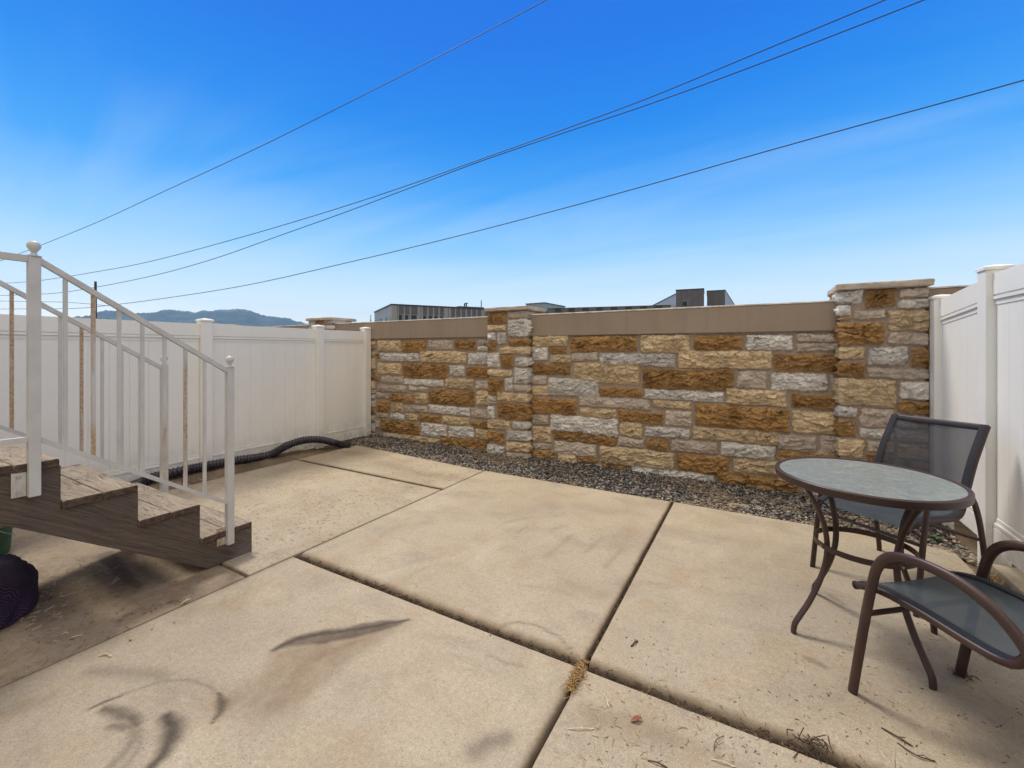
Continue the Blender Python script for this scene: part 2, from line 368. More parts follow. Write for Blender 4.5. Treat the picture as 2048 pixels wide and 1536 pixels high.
# ------------------------------------------------------------ the ground and the patio
g_ = MB(); g_.box(-9000, 9000, -3000, 12000, -1.2, -.11); g_.obj('ground', SOIL, kind='structure')
STR = []   # stain strokes and joint lines: (channel, points in metres, half width, softness, strength)
def stroke(ch, pts, w, soft=1.0, k=1.0, ws=None):
    q = [gp(*p) for p in pts]; STR.append((ch, q, w, soft, k, ws))
stroke(0, [(550, 1298), (590, 1279), (640, 1268), (690, 1262), (740, 1253), (818, 1240)], 0.038, 1, 0.94, [.5, 1, 1, 1, 1.2, .3])
stroke(0, [(165, 1423), (205, 1405), (243, 1390)], 0.016, 1, 0.83, [.3, 1, .3])
stroke(0, [(243, 1388), (330, 1360), (385, 1360), (420, 1375), (440, 1395)], 0.011, 1, 0.35)
stroke(0, [(436, 1385), (447, 1405), (440, 1425), (422, 1448)], 0.025, 1, 0.83, [.3, 1, .9, .2])
stroke(0, [(212, 1418), (240, 1424), (262, 1436), (275, 1448)], 0.035, 1, 0.73, [.8, 1, .9, .7])
stroke(0, [(222, 1453), (250, 1455)], 0.023, 1, 0.59)
stroke(0, [(333, 1434), (347, 1452), (343, 1480), (325, 1512), (300, 1538)], 0.042, 1, 0.95, [.8, 1.1, 1.1, .7, .6])
stroke(0, [(262, 1450), (270, 1475), (250, 1505), (212, 1540)], 0.018, 1, 0.45)
stroke(0, [(280, 1450), (280, 1490), (262, 1520), (235, 1545)], 0.011, 1, 0.35)
stroke(0, [(180, 1342), (260, 1345), (330, 1352)], 0.038, 1.6, 0.33)
stroke(0, [(1005, 1250), (1040, 1243), (1080, 1253), (1120, 1275), (1142, 1297)], 0.011, 1, 0.47)
stroke(0, [(975, 1310), (1010, 1325), (1045, 1332)], 0.014, 1, 0.29)
stroke(0, [(950, 1500), (975, 1485), (1010, 1475)], 0.038, 1.8, 0.53)
stroke(0, [(1612, 1315), (1650, 1335)], 0.021, 1, 0.47)
stroke(0, [(1660, 1190), (1690, 1210)], 0.018, 1, 0.41)
stroke(1, [(560, 1400), (590, 1360), (640, 1310), (720, 1280)], .085, 2.2, .85, [1.3, 1.2, .9, .5])
stroke(1, [(470, 1400), (540, 1360), (600, 1330)], .09, 2.2, .5)
stroke(1, [(0, 1430), (60, 1410), (100, 1395)], .05, 2.5, .40)
stroke(1, [(1180, 1430), (1250, 1445), (1340, 1480)], .07, 2.5, .48)
stroke(1, [(1320, 1470), (1390, 1500), (1460, 1525)], .07, 2.5, .35)
for a in ([(1010, 1045), (1060, 1035)], [(1090, 1115), (1145, 1070)], [(1170, 1105), (1205, 1075)], [(1210, 1135), (1255, 1085)], [(1035, 1065), (1055, 1052)], [(1100, 1060), (1130, 1052)]): stroke(1, a, .020, 2, .38)
stroke(1, [(1160, 1010), (1200, 1020), (1290, 1030)], .10, 2.2, .26); stroke(1, [(1060, 1020), (1110, 1010)], .09, 2.2, .24); stroke(1, [(1230, 1090), (1260, 1060)], .08, 2, .3)
stroke(1, [(1140, 1170), (1200, 1190)], .08, 2.4, .32)
stroke(1, [(640, 905), (690, 905), (750, 915)], .16, 2, .42); stroke(1, [(760, 925), (850, 950), (900, 955)], .13, 1.8, .50); stroke(1, [(800, 945), (860, 965)], .12, 2, .35)
stroke(1, [(480, 930), (540, 925), (600, 918)], .14, 2, .38); stroke(1, [(330, 955), (420, 945), (480, 940)], .15, 2, .5)
stroke(1, [(0, 1330), (120, 1270), (260, 1230), (420, 1160)], .16, 2.0, .85); stroke(1, [(60, 1190), (160, 1200), (300, 1190)], .22, 1.8, .9)
stroke(1, [(100, 1160), (180, 1190), (260, 1180)], .09, 1.5, .5); stroke(1, [(80, 1100), (120, 1140), (150, 1180)], .10, 1.6, .55)
stroke(1, [(1750, 1400), (1850, 1440), (2000, 1500)], .22, 2.2, .40); stroke(1, [(1900, 1330), (1980, 1400), (2048, 1440)], .22, 2.2, .48); stroke(1, [(1990, 1200), (2048, 1240), (2110, 1290)], .22, 2, .55)
stroke(1, [(1350, 1130), (1450, 1140)], .16, 2.4, .16); stroke(1, [(1480, 1080), (1560, 1110), (1600, 1180)], .18, 2.4, .18)
def joint_line(ch, x0, y0, x1, y1, w, k): STR.append((ch, [(x0, y0), (x1, y1)], w, 2, k, None))
joint_line(1, -2.93, 1.992, 1.3, 1.992, .024, .8); joint_line(0, -2.93, 1.982, 1.3, 1.982, .015, .45)  # darkens the rounded far edge of the wide joint
joint_line(1, -.724, -2, -.724, 4.48, .022, .7); joint_line(0, -.722, -2, -.722, 4.48, .011, .45)
joint_line(1, -2.945, 1.6, -2.945, 4.48, .016, .6); joint_line(1, -2.935, -2, -2.935, 1.93, .03, .5); joint_line(1, -5.4, 3.662, -2.95, 3.662, .035, .8); joint_line(0, -5.4, 3.662, -2.95, 3.662, .022, .6)
joint_line(1, -5.4, 1.612, -2.95, 1.612, .025, .7)
def patch(P, quad, k):       # a dark filled rectangle on the slab with straight sides
    q = [gp(*p) for p in quad]; ins = np.full(P.shape[:2], 9.)
    for i in range(4):
        a, b = q[i], q[(i+1) % 4]; nx, ny = -(b[1]-a[1]), b[0]-a[0]; l = math.hypot(nx, ny)
        ins = np.minimum(ins, ((P[..., 0]-a[0])*nx+(P[..., 1]-a[1])*ny)/l)
    return np.clip((ins+.02*(fbm(P[..., 0]*14, P[..., 1]*14, 5)-.5))/.02, 0, 1)*k
POLYS = [(1, [(545, 1302), (690, 1268), (818, 1242), (765, 1280), (700, 1322), (650, 1368), (600, 1408), (520, 1425), (470, 1418), (520, 1360)], .035, .62),
         (0, [(543, 1300), (592, 1276), (632, 1272), (672, 1262), (722, 1246), (765, 1241), (822, 1237), (800, 1250), (760, 1262), (700, 1277), (650, 1286), (600, 1291)], .012, .72),
         (0, [(325, 1436), (345, 1430), (355, 1452), (352, 1480), (338, 1505), (318, 1530), (322, 1490)], .012, .5)]
def polystain(X, Y, pts, feather):
    q = [gp(*p) for p in pts]; ins = np.zeros(X.shape, bool); d = np.full(X.shape, 9.)
    for i in range(len(q)):
        a, b = q[i], q[(i+1) % len(q)]; c = (a[1] > Y) != (b[1] > Y)
        with np.errstate(divide='ignore', invalid='ignore'): xi = (b[0]-a[0])*(Y-a[1])/((b[1]-a[1]) or 1e-9)+a[0]
        ins ^= c & (X < xi); dx, dy = b[0]-a[0], b[1]-a[1]; t = np.clip(((X-a[0])*dx+(Y-a[1])*dy)/(dx*dx+dy*dy), 0, 1); d = np.minimum(d, np.hypot(X-a[0]-t*dx, Y-a[1]-t*dy))
    sd = np.where(ins, -d, d); return np.clip(.5-sd/feather/2, 0, 1)
def stains(P, pitk):
    c = np.zeros(P.shape); X = P[..., 0]; Y = P[..., 1]
    wx = X+.016*(fbm(X*18, Y*18, 3)-.5); wy = Y+.016*(fbm(X*18, Y*18, 9)-.5)
    for ch, q, w_, soft, k, ws in STR:
        best = np.zeros(X.shape)
        for i in range(len(q)-1):
            a, b = q[i], q[i+1]; dx, dy = b[0]-a[0], b[1]-a[1]; t = np.clip(((wx-a[0])*dx+(wy-a[1])*dy)/(dx*dx+dy*dy), 0, 1)
            d = np.hypot(wx-a[0]-t*dx, wy-a[1]-t*dy); ww = w_*(ws[i]*(1-t)+ws[i+1]*t if ws else 1)
            v = np.clip(1.25-d/ww/1.0, 0, 1) if soft <= 1 else np.exp(-(d/ww)**2*1.0)
            best = np.maximum(best, v)
        c[..., ch] = np.maximum(c[..., ch], np.clip(best, 0, 1)*k)
    for ch, pts, fe, k in POLYS: c[..., ch] = np.maximum(c[..., ch], polystain(wx, wy, pts, fe)*k*(.75+.5*fbm(X*12, Y*12, 7)))
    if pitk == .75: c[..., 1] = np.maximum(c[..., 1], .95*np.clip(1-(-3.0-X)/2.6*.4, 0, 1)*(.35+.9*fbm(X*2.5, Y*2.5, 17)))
    c[..., 2] = pitk
    return c
def axis_lines(a, b, step, R):
    e = np.array([0, .12, .3, .55, 1.0, 1.6])*R
    mid = np.linspace(a+R*1.6, b-R*1.6, max(2, int((b-a-3.2*R)/step)+1))[1:-1]
    return np.concatenate([a+e, mid, (b-e)[::-1]])
def slab(x0, x1, y0, y1, step, pitk, R=.008, z=0, Rs=None, skew=None, patchq=None):
    Rx0, Rx1, Ry0, Ry1 = Rs or (R,)*4
    xs = axis_lines(x0, x1, step, max(Rx0, Rx1)); ys = axis_lines(y0, y1, step, max(Ry0, Ry1))
    Xg, Yg = np.meshgrid(xs, ys, indexing='xy'); Z = np.zeros(Xg.shape)
    for d, r in ((Xg-x0, Rx0), (x1-Xg, Rx1), (Yg-y0, Ry0), (y1-Yg, Ry1)):
        t = np.clip(1-d/r, 0, 1); Z = Z-r*(1-np.sqrt(np.clip(1-t*t, 0, 1)))
    Z = Z+.004*(fbm(Xg*.9, Yg*.9, 4)-.5)-.0012*(fbm(Xg*25, Yg*25, 6)-.5)
    if skew: Yg = Yg+skew(Xg, Yg)
    wob = .0035*(fbm(Xg*9, Yg*9, 8)-.5)
    P = np.stack([Xg+wob, Yg+wob, Z+z], -1)
    # skirt
    lo = P[0].copy(); lo[:, 2] = -.10; hi = P[-1].copy(); hi[:, 2] = -.10; P = np.concatenate([lo[None], P, hi[None]])
    l = P[:, 0].copy(); l[:, 2] = -.10; r = P[:, -1].copy(); r[:, 2] = -.10; P = np.concatenate([l[:, None], P, r[:, None]], 1)
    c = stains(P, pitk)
    if patchq: c[..., 0] = np.maximum(c[..., 0], patch(P, patchq, .55))
    me = grid_mesh(P, c, 'stain'); me.materials.append(CONC); return me
JX = (-2.94, -.71); JY = 1.95
ROUND = dict()
patio = []
patio.append(slab(-5.50, -2.947, 3.676, 4.47, .03, 1.0, skew=lambda X, Y: np.where(Y > 4, (Y-3.668)/.8*np.clip((-2.95-X)/2.6, 0, 1)*.22, 0)))
patio.append(slab(-5.50, -2.947, 1.622, 3.648, .025, 1.0, Rs=(.02, .008, .008, .02)))
patio.append(slab(-5.50, -2.957, -2.2, 1.604, .025, .75, z=-.006, patchq=[(185, 1110), (228, 1096), (290, 1170), (270, 1188)][::-1]))
patio.append(slab(-2.935, -.722, 1.982, 4.485, .016, .10, Rs=(.006, .018, .045, .006)))
patio.append(slab(-2.935, -.719, -2.2, 1.926, .013, .04, Rs=(.006, .030, .010, .006)))
patio.append(slab(-.700, 1.30, 1.982, 4.49, .016, .06, Rs=(.010, .01, .048, .006)))
patio.append(slab(-.703, 1.30, -2.2, 1.926, .013, .22, Rs=(.008, .01, .010, .006)))
import bmesh
bm = bmesh.new()
for me in patio: bm.from_mesh(me)
pm = bpy.data.meshes.new('patio'); bm.to_mesh(pm); bm.free(); pm.materials.append(CONC)
for me in patio: bpy.data.meshes.remove(me)
link('patio', pm, kind='structure')
# footing strip and soil along the left fence and under the joints
def soil_strip(name, x0, x1, y0, y1, zf, nx=60, ny=200, m=SOIL):
    X, Y = np.meshgrid(np.linspace(x0, x1, nx), np.linspace(y0, y1, ny)); me = grid_mesh(np.stack([X, Y, zf(X, Y)], -1)); me.materials.append(m); return link(name, me, kind='structure')
soil_strip('soil_bank', -7.2, -5.42, -2, 5.25, lambda X, Y: -.02+.085*np.clip((-5.45-X)/.2, 0, 1)*np.clip((4.5-Y)/1.2, .25, 1)+.025*(fbm(X*9, Y*9, 3)-.5), 80, 300)
soil_strip('soil_edge', 1.28, 3.2, -2.2, 5.2, lambda X, Y: -.03+.05*(fbm(X*5, Y*5, 3)-.5), 60, 200)
b_ = MB(); b_.box(-5.6, 1.4, -2.2, 4.5, -.10, -.055); b_.obj('joint_soil', SOILD, kind='structure')

# gravel strip at the wall foot
def ico():
    t = (1+5**.5)/2
    v = np.array([(-1, t, 0), (1, t, 0), (-1, -t, 0), (1, -t, 0), (0, -1, t), (0, 1, t), (0, -1, -t), (0, 1, -t), (t, 0, -1), (t, 0, 1), (-t, 0, -1), (-t, 0, 1)], float)/math.hypot(1, t)
    f = [(0, 11, 5), (0, 5, 1), (0, 1, 7), (0, 7, 10), (0, 10, 11), (1, 5, 9), (5, 11, 4), (11, 10, 2), (10, 7, 6), (7, 1, 8), (3, 9, 4), (3, 4, 2), (3, 2, 6), (3, 6, 8), (3, 8, 9), (4, 9, 5), (2, 4, 11), (6, 2, 10), (8, 6, 7), (9, 8, 1)]
    return v, np.array(f)
def rocks(name, pos, size, cols, m, flat=.6):
    v, f = ico(); n = len(pos); V = np.repeat(v[None], n, 0)*(1+RNG.normal(0, .16, (n, 12, 1)))
    V = V*np.stack([RNG.uniform(.7, 1.4, n), RNG.uniform(.6, 1.0, n), RNG.uniform(.4, .8, n)*flat/.6], -1)[:, None]
    a = RNG.uniform(0, 6.28, n); t = RNG.normal(0, .45, n)
    ct, st = np.cos(t), np.sin(t); x, y, z = V[..., 0], V[..., 1], V[..., 2]
    y, z = y*ct[:, None]-z*st[:, None], y*st[:, None]+z*ct[:, None]
    ca, sa = np.cos(a)[:, None], np.sin(a)[:, None]; x, y = x*ca-y*sa, x*sa+y*ca
    V = np.stack([x, y, z], -1)*size[:, None, None]+pos[:, None]
    F = (f[None]+(np.arange(n)*12)[:, None, None]).reshape(-1, 3)
    me = bpy.data.meshes.new(name); me.vertices.add(n*12); me.vertices.foreach_set('co', V.reshape(-1).astype(np.float32))
    me.loops.add(F.size); me.loops.foreach_set('vertex_index', F.reshape(-1).astype(np.int32)); me.polygons.add(len(F))
    me.polygons.foreach_set('loop_start', (np.arange(len(F))*3).astype(np.int32)); me.polygons.foreach_set('loop_total', np.full(len(F), 3, np.int32)); me.update(calc_edges=True)
    c = np.ones((n*12, 4), np.float32); c[:, :3] = np.repeat(cols, 12, 0); ca_ = me.color_attributes.new('col', 'FLOAT_COLOR', 'POINT'); ca_.data.foreach_set('color', c.reshape(-1))
    me.materials.append(m); return link(name, me, kind='stuff')
def edge_y(x):   # near edge of the gravel
    return np.where(x < -2.9, 4.49+np.clip((-2.95-x)/2.6, 0, 1.3)*.22, 4.50)
soil_strip('gravel_bed', -6.6, 1.45, 4.44, 5.5, lambda X, Y: -.035+.03*(fbm(X*4, Y*4, 2)-.5)+.045*np.clip((Y-4.7)/.6, 0, 1), 200, 40)
n = 34000; px = RNG.uniform(-6.2, 1.42, n); py = edge_y(px)-.012+RNG.uniform(0, 1, n)**.95*(5.34-edge_y(px))
extra = (px > 1.1) & (RNG.random(n) < .5); py = np.where(extra, 4.5-RNG.uniform(0, 1, n)*.25*(px-1.1)/.3, py)
pz = -.018+.045*np.clip((py-4.7)/.6, 0, 1)+RNG.uniform(-.010, .016, n)
ps = RNG.uniform(.008, .019, n)*np.where(RNG.random(n) < .06, 1.35, 1)
k = RNG.random(n); base = np.where(k[:, None] < .45, (.058, .052, .048), np.where(k[:, None] < .75, (.135, .120, .110), np.where(k[:, None] < .92, (.28, .255, .235), (.33, .25, .17))))
dirtm = (fbm(px*2.2, py*3, 5, 3) > .62)
base = np.where(dirtm[:, None], base*.5+np.array((.26, .20, .135))*.5, base)*RNG.uniform(.6, 1.45, (n, 1))
rocks('gravel', np.stack([px, py, pz], -1), ps, base, GRAVEL)['label'] = 'grey and brown crushed gravel strip along the foot of the stone wall'

# ------------------------------------------------------------ the stone wall
MAIN="T -2.673 -2.148 1.554 1.713;B -2.119 -1.244 1.493 1.69;T -1.208 -0.65 1.473 1.691;B -0.613 -0.115 1.506 1.678;G -0.083 0.338 1.506 1.672;G -2.684 -2.435 1.364 1.551;B -2.421 -2.167 1.463 1.541;T -2.409 -2.105 1.335 1.45;P -2.105 -1.751 1.369 1.478;G -1.729 -0.809 1.314 1.472;T -0.779 0.151 1.302 1.506;B -2.69 -2.119 1.173 1.326;T -2.081 -1.224 1.091 1.338;B -1.192 -0.207 1.05 1.293;P -0.174 0.108 1.099 1.281;P -2.69 -2.461 1.037 1.158;T -2.69 -2.435 0.888 1.019;G -2.435 -1.729 0.904 1.134;B -1.72 -1.189 0.929 1.048;G -1.168 -0.301 0.922 1.04;T -0.274 0.285 0.913 1.089;B -2.69 -2.024 0.651 0.862;P -2.005 -1.099 0.783 0.913;T -1.072 -0.639 0.823 0.914;T -1.986 -1.501 0.647 0.766;B -1.484 -0.939 0.62 0.769;P -0.915 -0.627 0.625 0.807;B -0.595 0.306 0.652 0.905;P -2.69 -2.435 0.486 0.626;G -2.401 -1.484 0.417 0.647;T -1.461 -1.184 0.442 0.623;G -1.151 -0.642 0.47 0.598;T -0.617 0.212 0.497 0.647;T -2.69 -2.388 0.245 0.465;B -2.36 -1.509 0.308 0.439;P -1.484 -1.168 0.317 0.429;B -1.143 -0.885 0.319 0.449;P -0.862 -0.363 0.335 0.471;G -0.336 0.188 0.336 0.495;P -2.69 -2.401 0.151 0.235;P -2.354 -1.756 0.119 0.298;T -1.711 -0.824 0.084 0.308;B -0.801 -0.247 0.109 0.33;T -0.207 0.332 0.179 0.338;B -2.694 -2.344 -0.013 0.145;T -2.304 -2.029 -0.037 0.137;B -2.014 -1.747 0.043 0.125;G -2.005 -1.693 -0.05 0.035;B -1.684 -1.34 -0.036 0.086;G -1.32 -0.397 -0.06 0.108;B -0.37 0.391 -0.021 0.177;P 0.371 0.726 1.59 1.675;P 0.371 0.726 1.495 1.578;B 0.167 0.726 1.289 1.474;G 0.142 0.639 1.091 1.269;P 0.661 0.723 1.092 1.257;B 0.324 0.723 0.911 1.06;T 0.338 0.721 0.663 0.888;P 0.204 0.541 0.465 0.63;P 0.566 0.719 0.462 0.65;B 0.209 0.714 0.32 0.467;T 0.209 0.568 0.145 0.278;P 0.601 0.722 0.067 0.316;G 0.444 0.577 -0.034 0.133;B 0.609 0.73 -0.071 0.038"
LEFT="T -5.681 -5.129 1.491 1.677;B -5.108 -4.582 1.474 1.671;P -4.548 -4.049 1.514 1.669;B -4.015 -3.624 1.51 1.659;P -3.585 -3.38 1.585 1.665;G -3.585 -3.38 1.494 1.57;B -5.721 -5.628 1.361 1.456;G -5.605 -4.732 1.321 1.458;T -4.703 -3.799 1.311 1.489;G -3.773 -3.38 1.291 1.469;T -5.681 -5.129 1.097 1.294;B -5.092 -4.142 1.054 1.291;G -4.11 -3.829 1.112 1.276;B -3.799 -3.38 1.097 1.262;B -5.721 -5.628 0.96 1.066;P -5.605 -5.089 0.949 1.071;G -5.059 -4.227 0.932 1.042;T -4.19 -3.666 0.92 1.076;P -3.634 -3.38 0.932 1.062;P -5.688 -4.998 0.804 0.914;P -4.968 -4.559 0.838 0.92;P -5.704 -5.395 0.671 0.772;B -5.37 -4.843 0.64 0.776;T -4.814 -4.554 0.643 0.815;B -4.52 -3.649 0.66 0.898;T -3.612 -3.38 0.697 0.901;B -5.694 -5.376 0.443 0.64;T -5.351 -5.083 0.466 0.628;P -5.053 -4.559 0.491 0.609;G -4.526 -3.728 0.509 0.647;P -3.716 -3.411 0.504 0.638;P -5.694 -5.411 0.343 0.432;G -5.373 -5.068 0.335 0.445;T -5.041 -4.778 0.349 0.461;B -4.735 -4.29 0.364 0.486;T -4.257 -3.748 0.361 0.499;B -3.718 -3.38 0.349 0.457;P -5.738 -5.632 0.156 0.286;B -5.596 -4.74 0.112 0.324;G -4.697 -4.168 0.129 0.341;G -4.136 -3.653 0.172 0.353;T -3.629 -3.38 0.192 0.339;P -5.556 -5.206 -0.002 0.107;T -5.213 -4.303 -0.036 0.115;B -4.284 -3.399 -0.028 0.179"
PIL3="G 0.732 0.891 1.951 2.089;B 0.914 1.133 1.908 2.078;P 1.154 1.325 1.991 2.079;G 1.147 1.325 1.888 1.97;G 0.732 0.808 1.841 1.944;B 0.751 0.816 1.795 1.825;P 0.828 1.056 1.805 1.884;T 1.073 1.328 1.681 1.872;B 0.742 1.048 1.561 1.779;P 1.077 1.319 1.559 1.666;T 0.728 0.896 1.423 1.542;G 0.92 1.211 1.366 1.532;B 1.237 1.322 1.357 1.536;B 0.724 0.914 1.243 1.394;P 0.928 1.319 1.244 1.339;T 0.721 1.133 0.982 1.231;G 1.154 1.317 1.057 1.223;B 1.143 1.317 0.932 1.042;G 0.723 0.85 0.86 0.97;P 0.87 1.116 0.783 0.96;P 1.131 1.315 0.801 0.917;B 0.721 0.843 0.672 0.848;G 0.865 1.114 0.671 0.771;P 1.131 1.315 0.676 0.786;T 0.721 0.904 0.476 0.654;P 0.926 1.123 0.547 0.655;T 1.143 1.315 0.515 0.662;B 0.926 1.123 0.451 0.534;G 0.725 0.944 0.266 0.443;T 0.981 1.159 0.232 0.418;B 1.194 1.31 0.306 0.488;P 0.733 0.9 0.048 0.225;B 0.937 1.159 0.042 0.196;T 1.187 1.31 0.055 0.274;G 0.733 1.089 -0.101 0.032"
PIL2="B -3.294 -3.037 1.883 2.047;T -3.294 -3.037 1.782 1.867;P -3.015 -2.697 1.949 2.047;G -3.015 -2.697 1.699 1.936;G -3.292 -3.202 1.651 1.764;G -3.186 -3.037 1.595 1.757;B -3.002 -2.697 1.574 1.665;B -3.292 -3.202 1.504 1.621;T -3.156 -2.704 1.451 1.558;G -3.31 -3.149 1.264 1.471;B -3.122 -2.927 1.255 1.437;G -2.905 -2.697 1.282 1.412;T -3.31 -2.944 1.141 1.235;G -2.909 -2.697 1.047 1.261;B -3.315 -3.089 0.876 1.117;G -3.068 -2.933 0.939 1.117;P -2.914 -2.697 0.937 1.028;P -3.315 -3.202 0.742 0.855;T -3.181 -2.7 0.794 0.91;G -3.32 -3.229 0.523 0.707;B -3.19 -2.7 0.538 0.777;T -3.315 -2.962 0.385 0.519;G -2.936 -2.702 0.424 0.52;B -3.32 -3.071 0.195 0.362;G -3.035 -2.702 0.26 0.397;T -3.035 -2.702 0.098 0.242;G -3.324 -3.055 0.017 0.159;P -3.035 -2.702 0.003 0.086"
COLS = {'B': (.385, .222, .086), 'T': (.62, .475, .295), 'G': (.64, .60, .55), 'P': (.53, .445, .365)}
MORT = (.39, .31, .24)
def stone_face(u0, u1, z0, z1, txt, step, seed, clampb=False):
    st = [(t.split()[0], *map(float, t.split()[1:])) for t in txt.split(';') if t]
    u = np.arange(u0, u1+step*.5, step); u[-1] = u1; z = np.arange(z0, z1+step*.5, step); z[-1] = z1
    U, Z = np.meshgrid(u, z); H = .003*fbm(U*30, Z*30, seed)
    C = np.empty((*U.shape, 3)); C[:] = MORT; C *= (.88+.25*fbm(U*20, Z*20, seed+1))[..., None]
    wu = U+.030*(fbm(U*11, Z*13, seed+2)-.5)+.012*(vn(U*45, Z*45, seed+3)-.5); wz = Z+.030*(fbm(U*9, Z*13, seed+4)-.5)+.012*(vn(U*45, Z*45, seed+5)-.5)
    for i, (k, a, b, c, d) in enumerate(st):
        m = (U > a-.03) & (U < b+.03) & (Z > c-.03) & (Z < d+.03)
        if not m.any(): continue
        x = wu[m]; y = wz[m]; a_, b_, c_, d_ = a-.003, b+.003, c-.003, d+.003; r = .018
        # skewed, slightly irregular outline
        sk = (_h(np.array([i]), np.array([seed]), 1)[0]-.5)*.03; y = y+sk*(x-(a+b)/2)/max(.12, b-a)
        qx = np.abs(x-(a_+b_)/2)-(b_-a_)/2+r; qz = np.abs(y-(c_+d_)/2)-(d_-c_)/2+r
        sd = np.hypot(np.maximum(qx, 0), np.maximum(qz, 0))+np.minimum(np.maximum(qx, qz), 0)-r
        e = np.clip(-sd/.013, 0, 1); e = e*e*(3-2*e)
        s = seed*50+i*13; ox, oz = i*3.7, i*1.9
        X = U[m]+ox; Y = Z[m]+oz
        wxx = X*12+1.8*fbm(X*9, Y*9, s)+.5*Y*10; wyy = Y*23+1.8*fbm(X*9+5, Y*9, s+1)-.35*X*12
        ch = cellular(wxx, wyy, s); ch2 = cellular(wxx*2.3+3, wyy*2.1, s+40); rg = 1-np.abs(2*fbm(X*16, Y*26, s+2, 3)-1)
        rough = {'B': 1.0, 'T': .95, 'G': 1.0, 'P': .65}[k]
        body = .016+.014*_h(np.array([i]), np.array([seed]), 2)[0]
        dome = np.clip(-sd/.05, 0, 1)
        h = body+rough*(.036*ch+.020*ch2+.014*rg*dome-.012)*(.45+.55*dome)+.004*dome
        hh = H[m]; H[m] = hh*(1-e)+h*e
        col = np.array(COLS[k])*(1+.24*(_h(np.array([i]), np.array([seed]), 3)[0]-.5))
        v = (.66+.70*fbm(X*10, Y*14, s+5))[:, None]
        cc = col*v
        if k == 'B':
            cc = cc*(1-.45*np.clip((fbm(X*7, Y*9, s+6)-.5)*5, 0, 1)[:, None]*np.array((.55, .62, .70)))
            vein = np.clip((rg-.955)/.03, 0, 1)*np.clip((fbm(X*5, Y*5, s+8)-.50)*9, 0, 1); cc = cc*(1-.6*vein[:, None])+np.array((.62, .50, .38))*.6*vein[:, None]
            edge = np.clip(1-(-sd)/.010, 0, 1)*.55; cc = cc*(1-edge[:, None])+np.array((.50, .39, .27))*edge[:, None]
        else:
            edge = np.clip(1-(-sd)/.008, 0, 1)*.35; cc = cc*(1-edge[:, None])+np.array((.60, .52, .42))*edge[:, None]
            if k == 'G': cc = cc*(1+.12*np.clip((rg-.8)*4, 0, 1))[:, None]
        C[m] = C[m]*(1-e[:, None])+cc*e[:, None]
    return U, Z, H, C
def place_face(U, Z, H, C, o, du, nn):
    P = np.stack([o[0]+du[0]*U+nn[0]*H, o[1]+du[1]*U+nn[1]*H, Z], -1); return grid_mesh(P, C)
def random_stones(u0, u1, z0, z1, seed, brown=.33):
    r = random.Random(seed); out = []; z = z1-.02
    while z > z0+.05:
        h = r.choice((.11, .14, .17, .20)); x = u0+.008
        while x < u1-.04:
            wd = r.uniform(.18, .75); e = min(u1-.008, x+wd)
            if u1-.008-e < .12: e = u1-.008
            k = 'B' if r.random() < brown else r.choice('TTGPP')
            if h > .15 and r.random() < .35: out.append((k, x, e, z-h+.015, z-h/2-.008)); out.append((r.choice('TGP'), x, e, z-h/2+.008, z))
            else: out.append((k, x, e, z-h+.012, z))
            x = e+.02
        z -= h+.012
    return ';'.join('%s %g %g %g %g' % t for t in out)
YW = 5.30
wall = thing('stone_wall', (-2, YW, 0), 'stone-clad boundary wall of brown, tan and grey blocks with tan band and capped pillars', 'wall')
def rel(o, par):   # children keep world coordinates
    if o.parent is par or o.parent == par: o.matrix_parent_inverse = Matrix.Translation(par.location).inverted()
    return o
def wp(mb, name, m, par, **k): return rel(mb.obj(name, m, par, **k), par)
def panel(u0, u1, txt, seed, step=.007, zt=2.0):
    me = place_face(*stone_face(u0, u1, -.06, zt-.295, txt, step, seed), (0, YW), (1, 0), (0, -1)); me.materials.append(STONE)
    o = rel(link('wall_panel', me, wall), wall)
    c = MB(); c.box(u0, u1, YW+.004, YW+.15, -.06, zt-.3); c2 = rel(c.obj('concrete_core', BAND, o), wall)
    b = MB(); b.box(u0, u1, YW-.045, YW+.19, zt-.298, zt-.014, .006); rel(b.obj('coping_band', BAND, o), wall)
    t = MB(); t.box(u0, u1, YW-.052, YW+.197, zt-.013, zt+.003, .003); rel(t.obj('cap_strip', CAPW, o), wall)
panel(-2.72, .73, MAIN, 1); panel(-6.77, -3.32, LEFT+';'+random_stones(-6.77, -5.73, 0, 1.69, 5), 2)
panel(-10.8, -7.37, random_stones(-10.8, -7.37, 0, 1.69, 6), 3, .03); panel(1.33, 4.78, random_stones(1.33, 4.78, 0, 1.76, 7), 4, .02, 2.08)
